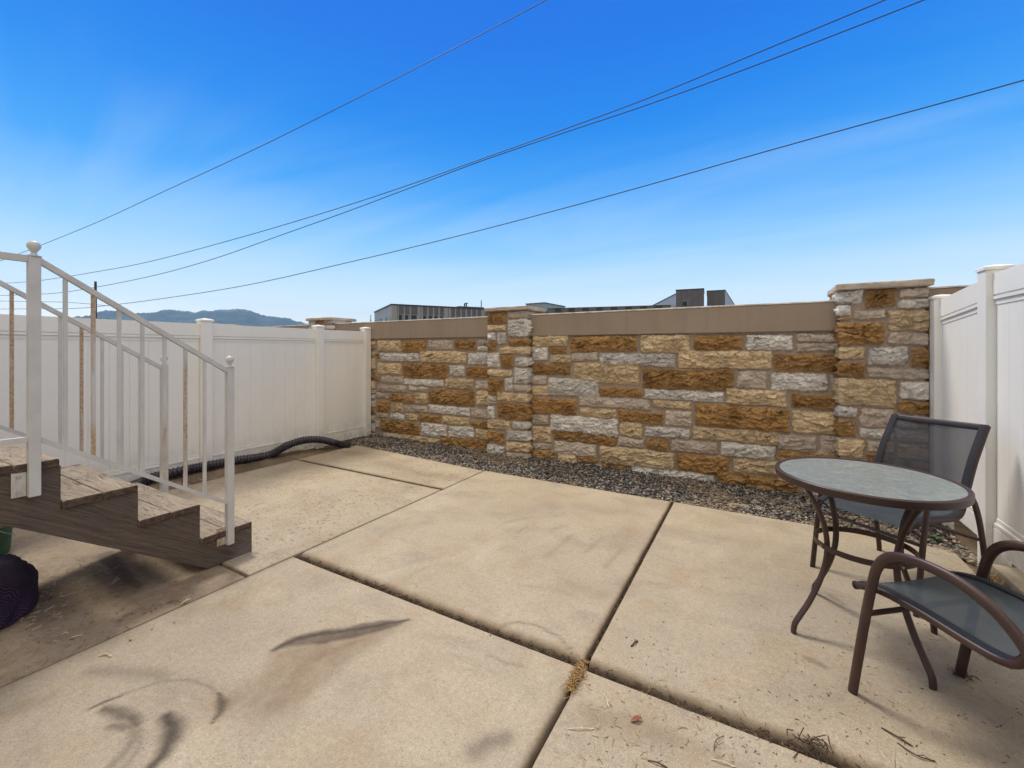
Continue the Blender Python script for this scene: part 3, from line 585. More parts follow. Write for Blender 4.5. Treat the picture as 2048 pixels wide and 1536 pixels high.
def pillar(x0, x1, txt, seed, step=.006, zt=2.085, ct=.058):
    y0, y1 = 5.195, 5.65
    txt2 = ';'.join('%s %g %g %s %s' % (k, float(a)-(.07 if float(a) < x0+.045 else 0), float(b)+(.07 if float(b) > x1-.045 else 0), c, d) for k, a, b, c, d in (t.split() for t in txt.split(';')))
    U, Z, H, C = stone_face(x0, x1, -.06, zt, txt2, step, seed)
    ci = max(1, int(.022/step)); cl, cr = np.clip(H[:, ci], .003, .030), np.clip(H[:, -1-ci], .003, .030); zc = Z[:, 0]
    def corner(U, H, d, c, sgn):
        w_ = np.clip(1-d/.028, 0, 1)**2; return U+sgn*c[:, None]*w_*.8, H*(1-w_)+c[:, None]*.8*w_
    Uf, Hf = corner(U, H, U-x0, cl, -1); Uf, Hf = corner(Uf, Hf, x1-U, cr, 1)
    meF = place_face(Uf, Z, Hf, C, (0, y0), (1, 0), (0, -1))
    def side(flip):
        edge = x1 if flip else x0; s = []
        for t in txt.split(';'):
            k, a, b, c, d = t.split(); a, b = float(a), float(b)
            if (flip and b > x1-.06) or (not flip and a < x0+.06):
                wd = .12+.2*random.Random(c+d).random(); s += ['%s %g %g %s %s' % (k, y0-.07, y0+wd, c, d), '%s %g %g %s %s' % (random.Random(d).choice('TGPB'), y0+wd+.02, y1, c, d)]
        U, Z, H, C = stone_face(y0, y1, -.06, zt, ';'.join(s), step*1.5, seed+9)
        c = np.interp(Z[:, 0], zc, cr if flip else cl); U, H = corner(U, H, U-y0, c, -1)
        return place_face(U, Z, H, C, (edge, 0), (0, 1), (1 if flip else -1, 0))
    bm = bmesh.new()
    for me in (meF, side(True), side(False)): bm.from_mesh(me)
    me = bpy.data.meshes.new('pillar'); bm.to_mesh(me); bm.free(); me.materials.append(STONE)
    o = rel(link('pillar', me, wall), wall)
    c = MB(); c.box(x0+.002, x1-.002, y0+.004, y1, -.06, zt-.002); rel(c.obj('concrete_core', BAND, o), wall)
    # rough-edged capstone
    import bmesh as B2
    b = B2.new(); B2.ops.create_grid(b, x_segments=40, y_segments=32, size=.5)
    cx_, cy_, hx_, hy_ = (x0+x1)/2, (y0+y1)/2, (x1-x0)/2+.05, (y1-y0)/2+.07
    bot = []
    V = []; F = []; nX, nY = 40, 32
    gx = np.linspace(-1, 1, nX+1); gy = np.linspace(-1, 1, nY+1); rings = []
    def per(sc, z, jit, s):
        pts = []
        for i in range(nX): pts.append((gx[i], -1))
        for j in range(nY): pts.append((1, gy[j]))
        for i in range(nX, 0, -1): pts.append((gx[i], 1))
        for j in range(nY, 0, -1): pts.append((-1, gy[j]))
        out = []
        for i, (a, b2) in enumerate(pts):
            n_ = fbm(np.array([i*.33]), np.array([z*60]), seed+s)[0]-.5
            out.append((cx_+a*(hx_*sc+n_*jit), cy_+b2*(hy_*sc+n_*jit), z+(n_*.008)))
        return out
    R = [per(.97, zt, .006, 1), per(1.0, zt+.006, .012, 2), per(1.0, zt+ct*.35, .018, 3), per(1.0, zt+ct*.7, .016, 4), per(.99, zt+ct*.95, .010, 5), per(.95, zt+ct+.002, .006, 6), per(.6, zt+ct+.014, .004, 7), per(.02, zt+ct+.02, 0, 8)]
    mm = MB(); n_ = len(R[0]); f = []
    for i in range(len(R)-1):
        for kk in range(n_): f.append([i*n_+kk, i*n_+(kk+1) % n_, (i+1)*n_+(kk+1) % n_, (i+1)*n_+kk])
    f.append(list(range(n_))[::-1]); mm.add(sum(R, []), f); rel(mm.obj('capstone', CAPM, o, smooth=True), wall); b.free()
pillar(.73, 1.33, PIL3, 11); pillar(-3.32, -2.72, PIL2, 12, zt=2.06, ct=.05)
P1 = ';'.join('%s %g %g %s %s' % (t.split()[0], float(t.split()[1])-8.10, float(t.split()[2])-8.10, t.split()[3], t.split()[4]) for t in PIL3.split(';'))
pillar(-7.37, -6.77, P1, 13, .012, 2.06, .05)
P0 = ';'.join('%s %g %g %s %s' % (t.split()[0], float(t.split()[1])-12.15, float(t.split()[2])-12.15, t.split()[3], t.split()[4]) for t in PIL3.split(';'))
pillar(-11.42, -10.82, P0, 14, .03, 2.06, .05)
# ------------------------------------------------------------ vinyl fences
def loft(mb, A, B, mi=0):
    n = len(A); mb.add(A+B, [list(range(n)), list(range(2*n-1, n-1, -1))]+[[i, i+n, (i+1) % n+n, (i+1) % n] for i in range(n)], mi)
TOPR = [(.027, 0), (.027, -.146), (.015, -.149), (.015, -.154), (.027, -.157), (.027, -.178), (.010, -.182), (.016, -.187), (.016, -.214), (-.025, -.214), (-.025, 0)]
BOTR = [(.016, 0), (.016, -.024), (.010, -.027), (.027, -.033), (.027, -.054), (.015, -.057), (.015, -.062), (.027, -.065), (.027, -.205), (-.025, -.205), (-.014, 0)]
def fence(X, s, posts, tops, ptops, rb, label):
    """posts: y of each post; tops: (z at start, z at end) of each bay; rb: top of the bottom rail"""
    f = thing('vinyl_fence', (X, posts[0], 0), label, 'fence')
    for i in range(len(posts)-1):
        a, b = posts[i]+.064, posts[i+1]-.064; za, zb = tops[i]; lo = rb[i]
        m = MB()
        n = max(1, round((b-a)/.166)); p = (b-a)/n
        for k in range(n):
            y0, y1 = a+k*p+.0003, a+(k+1)*p-.0003; zt = za+(zb-za)*((y0+y1)/2-a)/(b-a)-.15
            m.box(X-.011, X+.011, y0, y1, lo-.1, zt, .0032)
        o = wp(m, 'panel', VINYL, f)
        m = MB(); loft(m, [(X+s*d, a, za+z) for d, z in TOPR], [(X+s*d, b, zb+z) for d, z in TOPR]); rel(m.obj('top_rail', VINYL, o), f)
        m = MB(); loft(m, [(X+s*d, a, lo+z) for d, z in BOTR], [(X+s*d, b, lo+z) for d, z in BOTR]); rel(m.obj('bottom_rail', VINYL, o), f)
    for y, zt in zip(posts, ptops):
        m = MB(); m.box(X-.0635, X+.0635, y-.0635, y+.0635, -.15, zt-.025, .008); o = wp(m, 'post', VINYL, f)
        m = MB(); q = [(.072, -.026), (.072, -.006), (.060, .002), (.002, .016)]
        V = [(X+sx*r, y+sy*r, zt+z) for r, z in q for sx, sy in ((-1, -1), (1, -1), (1, 1), (-1, 1))]
        F = [[i*4+k, i*4+(k+1) % 4, (i+1)*4+(k+1) % 4, (i+1)*4+k] for i in range(3) for k in range(4)]+[[3, 2, 1, 0], [12, 13, 14, 15]]
        m.add(V, F); rel(m.obj('post_cap', VINYL, o), f)
    return f
fence(-5.875, 1, [-2.19, .25, 2.70, 4.27, 5.20], [(1.83, 1.83)]*3+[(1.825, 1.83)], [1.89, 1.89, 1.885, 1.885, 1.895], [.24, .24, .24, .238], 'white vinyl privacy fence behind the stairs on the left, black hose along its foot')
fence(1.425, -1, [-3.1, -.70, 1.74, 4.18, 5.13], [(2.03, 2.03)]*3+[(2.01, 1.945)], [2.08, 2.08, 2.08, 2.08, 1.985], [.38, .38, .38, .375], 'taller white vinyl privacy fence on the right, behind the patio chairs')
m = MB(); m.box(1.38, 1.55, -2.2, 4.10, -.1, .075, .01); m.obj('concrete_curb', CONC, kind='structure')

# ------------------------------------------------------------ wooden stairs with steel railings
st = thing('wooden_stairs', (-3.76, 1.0, 0), 'weathered wooden stairs with white rusting metal railings coming down from a deck', 'stairs')
def board(mb, x0, x1, y0, y1, z0, z1, end='x'):
    v, f = _bevbox(x0, x1, y0, y1, z0, z1, .006); tw = random.uniform(-.003, .003)
    v = [(a, b, c+tw*(a-x0)/(x1-x0)) for a, b, c in v]
    k = len(mb.v); mb.v += v; 
    for q in f:
        ax = sum(v[i][0] for i in q)/len(q); mb.f.append([i+k for i in q]); mb.m.append(1 if (ax > x1-.004 or ax < x0+.004) else 0)
for zt, y0, y1, gap in ((.690, .815, 1.140, .981), (.467, 1.147, 1.476, 1.312), (.229, 1.486, 1.818, 1.652)):
    m = MB(); board(m, -4.25, -3.262, y0, gap-.004, zt-.043, zt); board(m, -4.245, -3.268, gap+.004, y1, zt-.041, zt-.001)
    wp(m, 'tread', [WOOD, ENDG], st)
m = MB(); y = .806
for k in range(14):
    if k == 1: d = .004
    board(m, -4.25+random.uniform(-.006, .004), -3.262+random.uniform(-.006, .004), y-.168, y-.006, .883, .926+random.uniform(-.002, .002)); y -= .170
wp(m, 'landing', [WOOD, ENDG], st)
poly = [(1.822, 0), (1.822, .186), (1.478, .186), (1.478, .423), (1.143, .423), (1.143, .646), (.808, .646), (.808, .882), (-1.55, .882), (-1.55, .62), (.62, .62), (1.53, 0)]
for x in (-3.318, -4.235):
    m = MB(); m.prism(poly, 'x', x, x+.038); wp(m, 'stringer', WOODD, st)
for x in (-3.40, -4.19):
    m = MB(); m.box(x, x+.089, -1.5, -1.41, 0, .882, .005); wp(m, 'support_post', WOODD, st)
m = MB(); m.box(-4.19, -3.33, -1.55, -1.512, .64, .880, .004); wp(m, 'rim_joist', WOODD, st)
def railing(X0, side):
    xc = X0+.0225; m = MB()
    sl_ = (1.376-1.990)/(1.633-.726)
    def bar(y0, z0, y1, z1, t=.028, w=.012):
        m.tube([(xc, y0, z0), (xc, y1, z1)], t/2, w, n=4, up=(1, 0, 0))
    def sq(mb, y0, z0, y1, z1, w=.0125, h=.014):
        loft(mb, [(xc-w, y0, z0-h), (xc+w, y0, z0-h), (xc+w, y0, z0+h), (xc-w, y0, z0+h)], [(xc-w, y1, z1-h), (xc+w, y1, z1-h), (xc+w, y1, z1+h), (xc-w, y1, z1+h)])
    sq(m, .724, 1.976, 1.635, 1.364, .0155, .0165); sq(m, .724, 1.042, 1.635, .427); sq(m, .684, 1.980, -1.45, 1.980, .0155, .0165); sq(m, .684, 1.049, -1.45, 1.049)
    r = wp(m, 'railing', PAINT, st)
    for y, z0, z1, name in ((.7035, .752, 1.995, 'a'), (1.6555, .128, 1.386, 'b'), (-1.47, .75, 1.995, 'c')):
        m = MB(); m.box(xc-.0225, xc+.0225, y-.0225, y+.0225, z0, z1, .003); rel(m.obj('post', PAINT, r), st)
        m = MB(); m.lathe([(.0, 0), (.030, .0), (.030, .004), (.014, .010), (.010, .022), (.016, .027), (.014, .030), (.020, .036), (.0262, .048), (.027, .058), (.0235, .070), (.014, .079), (.0, .082)], (xc, y, z1), 20)
        rel(m.obj('finial', PAINT, r, smooth=True), st)
        if name != 'c':
            m = MB(); zb = z0+.005; m.box(xc-.022 if side > 0 else xc+.012, xc-.012 if side > 0 else xc+.022, y-.0755, y-.0235, zb, zb+.125, .002)
            pl = rel(m.obj('mounting_plate', PAINT_R, r), st)
            for zc in (zb+.022, zb+.102):
                m = MB(); m.lathe([(0, 0), (.0105, 0), (.0105, .003), (.007, .003), (.006, .008), (0, .009)], (0, 0, 0), 14); m.v = [(xc-side*.012+side*c_, y-.052+a_, zc+b_) for a_, b_, c_ in m.v]
                rel(m.obj('bolt', ZINC, r), st)
    for i, y in enumerate((.820, .933, 1.046, 1.156, 1.269, 1.383, 1.496)):
        m = MB(); zt = 1.976+(y-.724)*(1.364-1.976)/(1.635-.724)-.012; zb = 1.042+(y-.724)*(.427-1.042)/(1.635-.724)+.008
        m.box(xc-.0085, xc+.0085, y-.0085, y+.0085, zb, zt); rel(m.obj('baluster', PAINT_R if i in ((1, 4, 5) if side > 0 else (0, 3)) else PAINT, r), st)
    y = .56
    while y > -1.4:
        m = MB(); m.box(xc-.0085, xc+.0085, y-.0085, y+.0085, 1.055, 1.97); rel(m.obj('baluster', PAINT, r), st); y -= .115
railing(-3.28, 1); railing(-4.28, -1)

# ------------------------------------------------------------ bistro table
tb = thing('bistro_table', (.505, 2.91, 0), 'round pebbled-glass patio table with brown metal rim and four curved legs', 'table')
TZ = .84
m = MB(); m.lathe([(0, -.004), (.385, -.004), (.389, 0.0), (.385, .004), (0, .004)], (0, 0, TZ-.008), 96); m.obj('glass_top', GLASS, tb, smooth=True)
m = MB(); m.lathe([(.380, -.006), (.383, 0), (.396, .002), (.403, -.003), (.404, -.020), (.401, -.036), (.394, -.040), (.384, -.036), (.380, -.024), (.380, -.006)], (0, 0, TZ), 96); m.obj('rim', BROWN, tb, smooth=True)
LP = [(.335, .800), (.305, .77), (.262, .70), (.222, .61), (.200, .52), (.196, .44), (.208, .36), (.240, .27), (.290, .17), (.340, .095), (.366, .055), (.374, .025), (.375, 0.0)]
def smoothpath(p, k=3):
    p = [Vector(q) for q in p]; out = []
    for i in range(len(p)-1):
        a, b, c, d = p[max(i-1, 0)], p[i], p[i+1], p[min(i+2, len(p)-1)]
        for j in range(k):
            t = j/k; out.append(.5*((2*b)+(c-a)*t+(2*a-5*b+4*c-d)*t*t+(3*b-a-3*c+d)*t**3))
    out.append(p[-1]); return out
for q in range(4):
    th = math.radians(29.6+90*q); m = MB(); ca, sa = math.cos(th), math.sin(th)
    m.tube(smoothpath([(r*ca, r*sa, z) for r, z in LP]), .0115, .0165, n=12, up=(-sa, ca, 0)); m.obj('leg', BROWN, tb, smooth=True)
m = MB(); n = 72; V = []; F = []
for k in range(n):
    t = 2*math.pi*k/n
    for r, z in ((.214, -.014), (.220, -.014), (.220, .014), (.214, .014)): V.append((r*math.cos(t), r*math.sin(t), .465+z))
for k in range(n):
    for j in range(4): F.append([k*4+j, k*4+(j+1) % 4, ((k+1) % n)*4+(j+1) % 4, ((k+1) % n)*4+j])
m.add(V, F); m.obj('ring_brace', BROWN, tb, smooth=True)
m = MB()
for r0 in (.36,):
    V = []; F = []
    for k in range(n):
        t = 2*math.pi*k/n
        for r, z in ((.318, -.012), (.334, -.012), (.334, 0), (.318, 0)): V.append((r*math.cos(t), r*math.sin(t), .815+z))
    for k in range(n):
        for j in range(4): F.append([k*4+j, k*4+(j+1) % 4, ((k+1) % n)*4+(j+1) % 4, ((k+1) % n)*4+j])
    m.add(V, F)
m.obj('under_ring', BROWN, tb)
for q in range(4):
    th = math.radians(29.6+90*q); ca, sa = math.cos(th), math.sin(th)
    m = MB(); m.tube([(.204*ca, .204*sa, .465), (.232*ca, .232*sa, .465)], .006, n=10); m.obj('bolt', ZINC, tb)

# ------------------------------------------------------------ sling chairs
SW = .295
ARM = [(0, 0), (.028, .18), (.060, .38), (.088, .53), (.108, .605), (.142, .658), (.20, .690), (.30, .703), (.40, .692), (.49, .652), (.56, .585), (.61, .49), (.65, .36), (.685, .20), (.71, .06), (.715, 0)]
SEAT = [(-.015, .462), (.0, .468), (.06, .488), (.14, .497), (.26, .492), (.38, .481), (.46, .478), (.505, .488), (.535, .515), (.556, .56), (.60, .655), (.67, .80), (.74, .91), (.80, 1.0), (.815, 1.018)]
def make_chair(loc, bdir, label):
    t = thing('sling_chair', loc, label, 'patio chair', 'sling chairs at the bistro table'); t.rotation_euler = (0, 0, math.atan2(-bdir[0], bdir[1]))
    for s in (-1, 1):
        m = MB(); m.tube(smoothpath([(s*SW, y, z) for y, z in ARM], 4), .0200, .0135, n=14, up=(1, 0, 0)); m.obj('arm_and_leg_tube', BROWN, t, smooth=True)
        sp_ = smoothpath([(s*(SW-.038), y, z) for y, z in SEAT], 4)
        m = MB(); m.tube(sp_, .0155, .0125, n=12, up=(1, 0, 0)); m.obj('seat_rail', BROWN, t, smooth=True)
        sb = smoothpath([(s*(SW-.052), y, z) for y, z in SEAT[1:]], 4)
        nb = len(sb); h = []
        for i, p in enumerate(sb):
            a = sb[max(i-1, 0)]; b = sb[min(i+1, nb-1)]; tt = (b-a).normalized(); nn = Vector((0, -tt.z, tt.y)); h.append(p+nn*.0135)
        m = MB(); m.tube(h, .0042, .021, n=10, up=(1, 0, 0)); m.obj('sling_hem', HEM, t, smooth=True)
        for b0, b1 in (((s*(SW-.046), .045, .455), (s*(SW-.002), .055, .44)), ((s*(SW-.046), .60, .655), (s*(SW-.002), .575, .57))): m = MB(); m.tube([b0, b1], .008, n=10); m.obj('bracket', BROWN, t)
    def sheet(pts, name, mt, nx=16, sag=.012):
        sm = smoothpath([(0, y, z) for y, z in pts], 5); P = np.zeros((len(sm), nx+1, 3))
        for i, p in enumerate(sm):
            a = sm[max(i-1, 0)]; b = sm[min(i+1, len(sm)-1)]; tt = (b-a).normalized(); nn = Vector((0, -tt.z, tt.y))
            for k in range(nx+1):
                u = k/nx*2-1; q = p+nn*(.010-sag*(1-u*u)); P[i, k] = (u*(SW-.045), q.y, q.z)
        me = grid_mesh(P); me.materials.append(mt); return link(name, me, t)
    sheet(SEAT[1:9], 'seat_sling', SLING); sheet(SEAT[8:], 'back_sling', BACKM, sag=.02)
    m = MB(); m.tube([(-(SW-.038), .815, 1.018), ((SW-.038), .815, 1.018)], .012, n=12); m.obj('top_bar', BROWN, t, smooth=True)
    hh = [(x*(SW-.055), .8, 1.0) for x in (-1, 1)]
    m = MB(); m.tube([(x, .802, 1.008) for x in (-(SW-.05), SW-.05)], .010, .020, n=10, up=(0, .55, .83)); m.obj('top_hem', HEM, t, smooth=True)
    for cy_, cz_ in ((.062, .385), (.655, .33)): m = MB(); m.tube([(-SW, cy_, cz_), (SW, cy_, cz_)], .013, .010, n=10); m.obj('crossbar', BROWN, t, smooth=True)
    for s in (-1, 1): m = MB(); m.tube([(s*(SW-.038), -.022, .459), (s*(SW-.038), -.012, .463)], .0175, .0145, n=12, up=(1, 0, 0)); m.obj('end_cap', HEM, t)
    return t
make_chair((.601, 2.568, 0), (.637, -.771), 'empty sling chair with arched brown arms, nearest the camera at the right edge')
make_chair((.349+.758*.295, 3.628-.652*.295, 0), (.652, .758), 'empty sling chair standing behind the round table, its see-through mesh back against the corner')

# ------------------------------------------------------------ hose, bucket, sack
hp = [(-5.66, 1.72, .07), (-5.62, 1.86, .09), (-5.67, 2.0, .10), (-5.68, 2.10, .125), (-5.69, 2.30, .128), (-5.69, 2.56, .130), (-5.685, 2.95, .118), (-5.68, 3.30, .095), (-5.68, 3.46, .110), (-5.68, 3.60, .165), (-5.68, 3.80, .200), (-5.675, 4.0, .195), (-5.66, 4.20, .150), (-5.62, 4.36, .085), (-5.54, 4.46, .045), (-5.46, 4.53, .03)]
hs = smoothpath(hp, 40); P = [hs[0]]
for p in hs[1:]:
    if (p-P[-1]).length > .0065: P.append(p)
m = MB(); m.tube(P, .049, n=18, rad=[1+.12*math.cos(i*math.pi*2/4)+(-.18 if i < 6 else 0) for i in range(len(P))])
m.obj('drainage_hose', HOSE, None, True, label='black corrugated drainage hose lying along the foot of the left fence', cat='hose')
bk_ = thing('bucket', (-4.93, .80, 0), 'dark green plastic bucket on the ground under the stair landing, cut by the left edge', 'bucket')
m = MB(); m.lathe([(0, .004), (.135, .004), (.138, 0), (.142, .01), (.160, .27), (.160, .278), (.156, .278), (.152, .27), (.136, .02), (0, .014)], (0, 0, 0), 40); m.obj('body', GREEN, bk_, smooth=True)
m = MB(); m.lathe([(.158, .262), (.168, .264), (.170, .276), (.166, .286), (.156, .286), (.154, .276), (.158, .262)], (0, 0, 0), 40); m.lathe([(.1565, .215), (.162, .217), (.162, .223), (.157, .225)], (0, 0, 0), 40); m.obj('rim', GREEN, bk_, smooth=True)
m = MB(); m.tube([(.168*math.cos(a), .168*math.sin(a), .245-.16*math.sin(a)*.9) for a in [math.pi*k/16 for k in range(17)]], .003, n=8); m.obj('handle', ZINC, bk_, smooth=True)
# sack: a slumped, wrinkled mesh bag
nu, nv = 120, 64; uu, vv = np.meshgrid(np.linspace(0, 2*np.pi, nu), np.linspace(0, np.pi, nv)); rr = 1+.26*(fbm(np.cos(uu)*1.6*np.sin(vv)+4, np.sin(uu)*1.6*np.sin(vv)+np.cos(vv)*2, 5)-.5)+.035*np.sin(uu*6+4*np.cos(vv)+3*fbm(uu*1.5, vv*2, 6))*np.sin(vv)
px_, py_, pz_ = rr*np.sin(vv)*np.cos(uu), rr*np.sin(vv)*np.sin(uu), rr*np.cos(vv)
px_, py_ = .40*px_, .17*py_*(1-.15*px_/1.0); pz_ = np.where(pz_ > 0, pz_*.27*(1-.25*np.clip(px_/.40, -1, 1)), pz_*.03)
ang = math.radians(166); P = np.stack([-3.93+px_*math.cos(ang)-py_*math.sin(ang), .70+px_*math.sin(ang)+py_*math.cos(ang), .012+pz_], -1)
me = grid_mesh(P); me.materials.append(SACK); link('mesh_sack', me, None, 'slumped dark purple mesh sack lying on the dirty concrete under the stairs', 'sack')

# ------------------------------------------------------------ power lines and pole
def wire(pts, label, DL=42, DR=13, xl=-60, xr=2100):
    out = []
    for px, py in pts:
        s_ = (px-xl)/(xr-xl); D = 1/((1-s_)/DL+s_/DR); out.append(at(px, py, D))
    m = MB(); m.tube(smoothpath(out, 6), .019, n=6); return m.obj('power_line', CABLE, None, True, label=label, cat='power line', group='overhead power lines')
wire([(-60, 545), (0, 522), (78, 492), (200, 442), (330, 382), (500, 303), (640, 234), (800, 153), (950, 75), (1095, -1), (1200, -58)], 'steepest overhead power line, on the left, leaving the top edge before the middle')
wire([(-60, 570), (0, 567), (80, 561), (190, 544), (300, 523), (470, 478), (640, 428), (800, 376), (960, 319), (1130, 258), (1300, 195), (1500, 112), (1770, 0), (1850, -35)], 'upper of the two close overhead power lines that cross in the middle of the sky')
wire([(-60, 592), (0, 591), (62, 589), (140, 583), (290, 555), (420, 520), (560, 471), (700, 421), (830, 372), (960, 323), (1130, 265), (1300, 208), (1500, 135), (1700, 58), (1850, -1), (1930, -34)], 'lower of the two close overhead power lines that cross in the middle of the sky')
wire([(-60, 619), (0, 618), (140, 617), (215, 611), (340, 595), (500, 569), (700, 524), (900, 476), (1100, 424), (1300, 369), (1500, 312), (1700, 256), (1880, 207), (2060, 157), (2150, 131)], 'lowest overhead power line, reaching the right edge of the sky')
wire([(-60, 601), (60, 603), (140, 605), (215, 611.5)], 'short overhead line tapping into the lowest wire by the far pole')
up = thing('utility_pole', at(191, 700, 46).xy.to_3d(), 'thin dark utility pole far beyond the left fence, seen through the stair railing', 'utility pole')
ZP = CAMH+(700-563)*46/855
m = MB(); m.tube([(0, 0, -1), (0, 0, ZP*.5), (0, 0, ZP)], .13, n=10, rad=[1.1, 1, .85]); m.obj('pole', POLEM, up)
m = MB(); m.box(-.08, .08, -1.1, 1.1, ZP-4.2, ZP-4.05); m.obj('crossarm', POLEM, up)
for y in (-1, -.4, .4, 1): m = MB(); m.lathe([(.05, 0), (.07, .05), (.04, .09), (.06, .13), (0, .16)], (0, y, ZP-4.05), 10); m.obj('insulator', CABLE, up)

# ------------------------------------------------------------ buildings beyond the wall
def vdir(px):  r = Vector((*ray(px), 0)); return r.normalized()
def isect(P, d, px):        # where the viewing ray of a column meets the line P+d*t (in plan)
    r = ray(px); a = d.x; b = d.y; det = -a*r[1]+b*r[0]; t = (P.x*r[1]-P.y*r[0])/det*1.0
    return Vector((P.x+a*t, P.y+b*t, 0))
def zat(P, py): D = P.x*FW[0]+P.y*FW[1]; return CAMH-(py-700)*D/855
bl = thing('office_building', at(783, 700, 90).xy.to_3d(), 'low grey office building with striped metal cladding and small dark windows beyond the wall', 'building')
O = at(783, 700, 90); O.z = 0; dl = vdir(2689); dlf = vdir(492); dlf = (dlf-dlf.dot(dl)*dl).normalized(); ZT = zat(O, 607.5)
A2 = O+dl*75; B2_ = isect(O, dlf, 749); dep = (B2_-O).length
def quadbox(mb, P, du, dv, u0, u1, v0, v1, z0, z1):
    V = [P+du*u+dv*v+Vector((0, 0, z)) for z in (z0, z1) for v in (v0, v1) for u in (u0, u1)]
    mb.add(V, [(0, 2, 3, 1), (4, 5, 7, 6), (0, 1, 5, 4), (2, 6, 7, 3), (0, 4, 6, 2), (1, 3, 7, 5)])
m = MB(); quadbox(m, O, dl, dlf, 0, 75, 0, dep, 0, ZT-.25); wl = wp(m, 'wall', BGL, bl)
m = MB(); quadbox(m, O, dl, dlf, -.15, 75.1, -.15, dep+.1, ZT-.25, ZT); wp(m, 'roof_edge', BGK, bl)
zw = zat(O, 629)
wn = [(667, 712), (752, 796), (835, 910), (997, 1037), (1075, 1118), (1152, 1194), (1230, 1270), (1380, 1420), (1452, 1495), (1525, 1565), (1598, 1638), (1668, 1710), (1740, 1780), (1850, 1890), (1925, 1965), (2000, 2040)]
m = MB(); MW = []
for a, b in wn:
    pa = (isect(O, dl, 700+a/6.827)-O).dot(dl); pb = (isect(O, dl, 700+b/6.827)-O).dot(dl)
    m = MB(); quadbox(m, O, dl, dlf, pa, pb+.2, -.06, .02, zw+.15, ZT-.3); wp(m, 'cladding_strip', BGD, bl)
    mm = MB(); quadbox(mm, O, dl, dlf, pa, pb, -.03, .02, zw-2.2, zw); MW.append(mm)
    mf = MB()
for mm in MW: wp(mm, 'window', GLZ, bl)
m = MB()
for k in range(1, 60): quadbox(m, O, dl, dlf, k*1.25-.02, k*1.25+.02, -.09, .01, 0, ZT-.3)
wp(m, 'cladding_seam', BGD, bl)
for a, b in [(343, 352), (372, 385), (408, 418), (427, 438), (482, 492), (500, 512), (540, 553)]:
    pa = (isect(O, dlf, 700+a/6.827)-O).dot(dlf); pb = (isect(O, dlf, 700+b/6.827)-O).dot(dlf)
    m = MB(); quadbox(m, O, dl, dlf, -.03, .02, pb, pa, zw-2.2, zw); wp(m, 'window', GLZ, bl)
c = at(940, 700, 112); c.z = 0
m = MB(); quadbox(m, c, dl, dlf, -3.5, 3.5, -1, 5, 0, zat(c, 614.0)); wp(m, 'rooftop_unit', BGD, bl)
for px in (929, 932.5): c = at(px, 700, 111); m = MB(); m.tube([(c.x, c.y, 8), (c.x, c.y, zat(c, 607.5)), (c.x+.4, c.y+.1, zat(c, 606.5))], .2, n=8); wp(m, 'vent_pipe', BGK, bl)
c = at(962.5, 700, 105); m = MB(); m.tube([(c.x, c.y, 8), (c.x, c.y, zat(c, 600.5))], .11, n=8); wp(m, 'vent_pipe', BGD, bl)
# mast left of it
c = at(741.5, 700, 160); m = MB(); m.tube([(c.x, c.y, 0), (c.x, c.y, zat(c, 630))], .12, n=6); m.box(c.x-.5, c.x+.5, c.y-.1, c.y+.1, zat(c, 641), zat(c, 640)); m.obj('antenna_mast', BGK, None, label='tiny distant antenna mast just left of the grey office building', cat='mast')
# pale hipped volume behind the middle pillar
c = at(1089, 700, 120); c.z = 0; d1 = vdir(1600); d2 = vdir(620); d2 = (d2-d2.dot(d1)*d1).normalized()
e1 = isect(c, d1, 1130); e2 = isect(c, d2, 1052)
pg = thing('far_building', c, 'pale grey-green flat building volume showing just behind the middle pillar', 'building')
m = MB(); L1 = (e1-c).length; L2 = (e2-c).length; quadbox(m, c, d1, d2, 0, L1, 0, L2, 0, zat(c, 605.6)); wp(m, 'wall', BGG, pg)
m = MB(); quadbox(m, c, d1, d2, -.2, L1+.2, -.2, L2+.2, zat(c, 605.6), zat(c, 604.6)); wp(m, 'roof_edge', BGD, pg)
# long low building with dark penthouse volumes
ph = thing('long_building', at(1352, 700, 75).xy.to_3d(), 'long low building with two dark grey rooftop volumes beyond the right part of the wall', 'building')
a = at(1095, 700, 95); a.z = 0; b = at(1352, 700, 87.5); b.z = 0; d = (b-a).normalized(); nrm = Vector((-d.y, d.x, 0))
if nrm.dot(Vector((*FW, 0))) < 0: nrm = -nrm
za = zat(a, 616.5); m = MB(); quadbox(m, a, d, nrm, 0, (b-a).length, 0, 20, 0, za); wp(m, 'wall', BGK, ph)
m = MB()
for k in range(0, int((b-a).length), 3): m = MB(); quadbox(m, a, d, nrm, k+.1, k+1.7, -.1, .1, za-1.3, za-.12); wp(m, 'parapet_panel', BGD, ph)
def volume(pl, pr, D, ytop_l, ytop_r, backpx, mt, name, depth=8):
    A = at(pl, 700, D); A.z = 0; d = vdir(-840); d = -d
    B = isect(A, d, pr); dd = (B-A).normalized(); nn = Vector((-dd.y, dd.x, 0)); nn = nn if nn.dot(Vector((*FW, 0))) > 0 else -nn
    zt = (zat(A, ytop_l)+zat(B, ytop_r))/2; m = MB(); quadbox(m, A, dd, nn, 0, (B-A).length, 0, depth, 0, zt-.15); o = wp(m, name, mt, ph)
    m = MB(); quadbox(m, A, dd, nn, -.08, (B-A).length+.08, -.08, depth, zt-.15, zt); rel(m.obj('roof_edge', BGK, o), ph)
    m = MB(); n_ = max(2, round((B-A).length/1.0))
    for k in range(1, n_): quadbox(m, A, dd, nn, k*(B-A).length/n_-.012, k*(B-A).length/n_+.012, -.03, .01, 0, zt-.2)
    rel(m.obj('cladding_seam', BGK, o), ph)
    return A, B, dd, nn, zt, o
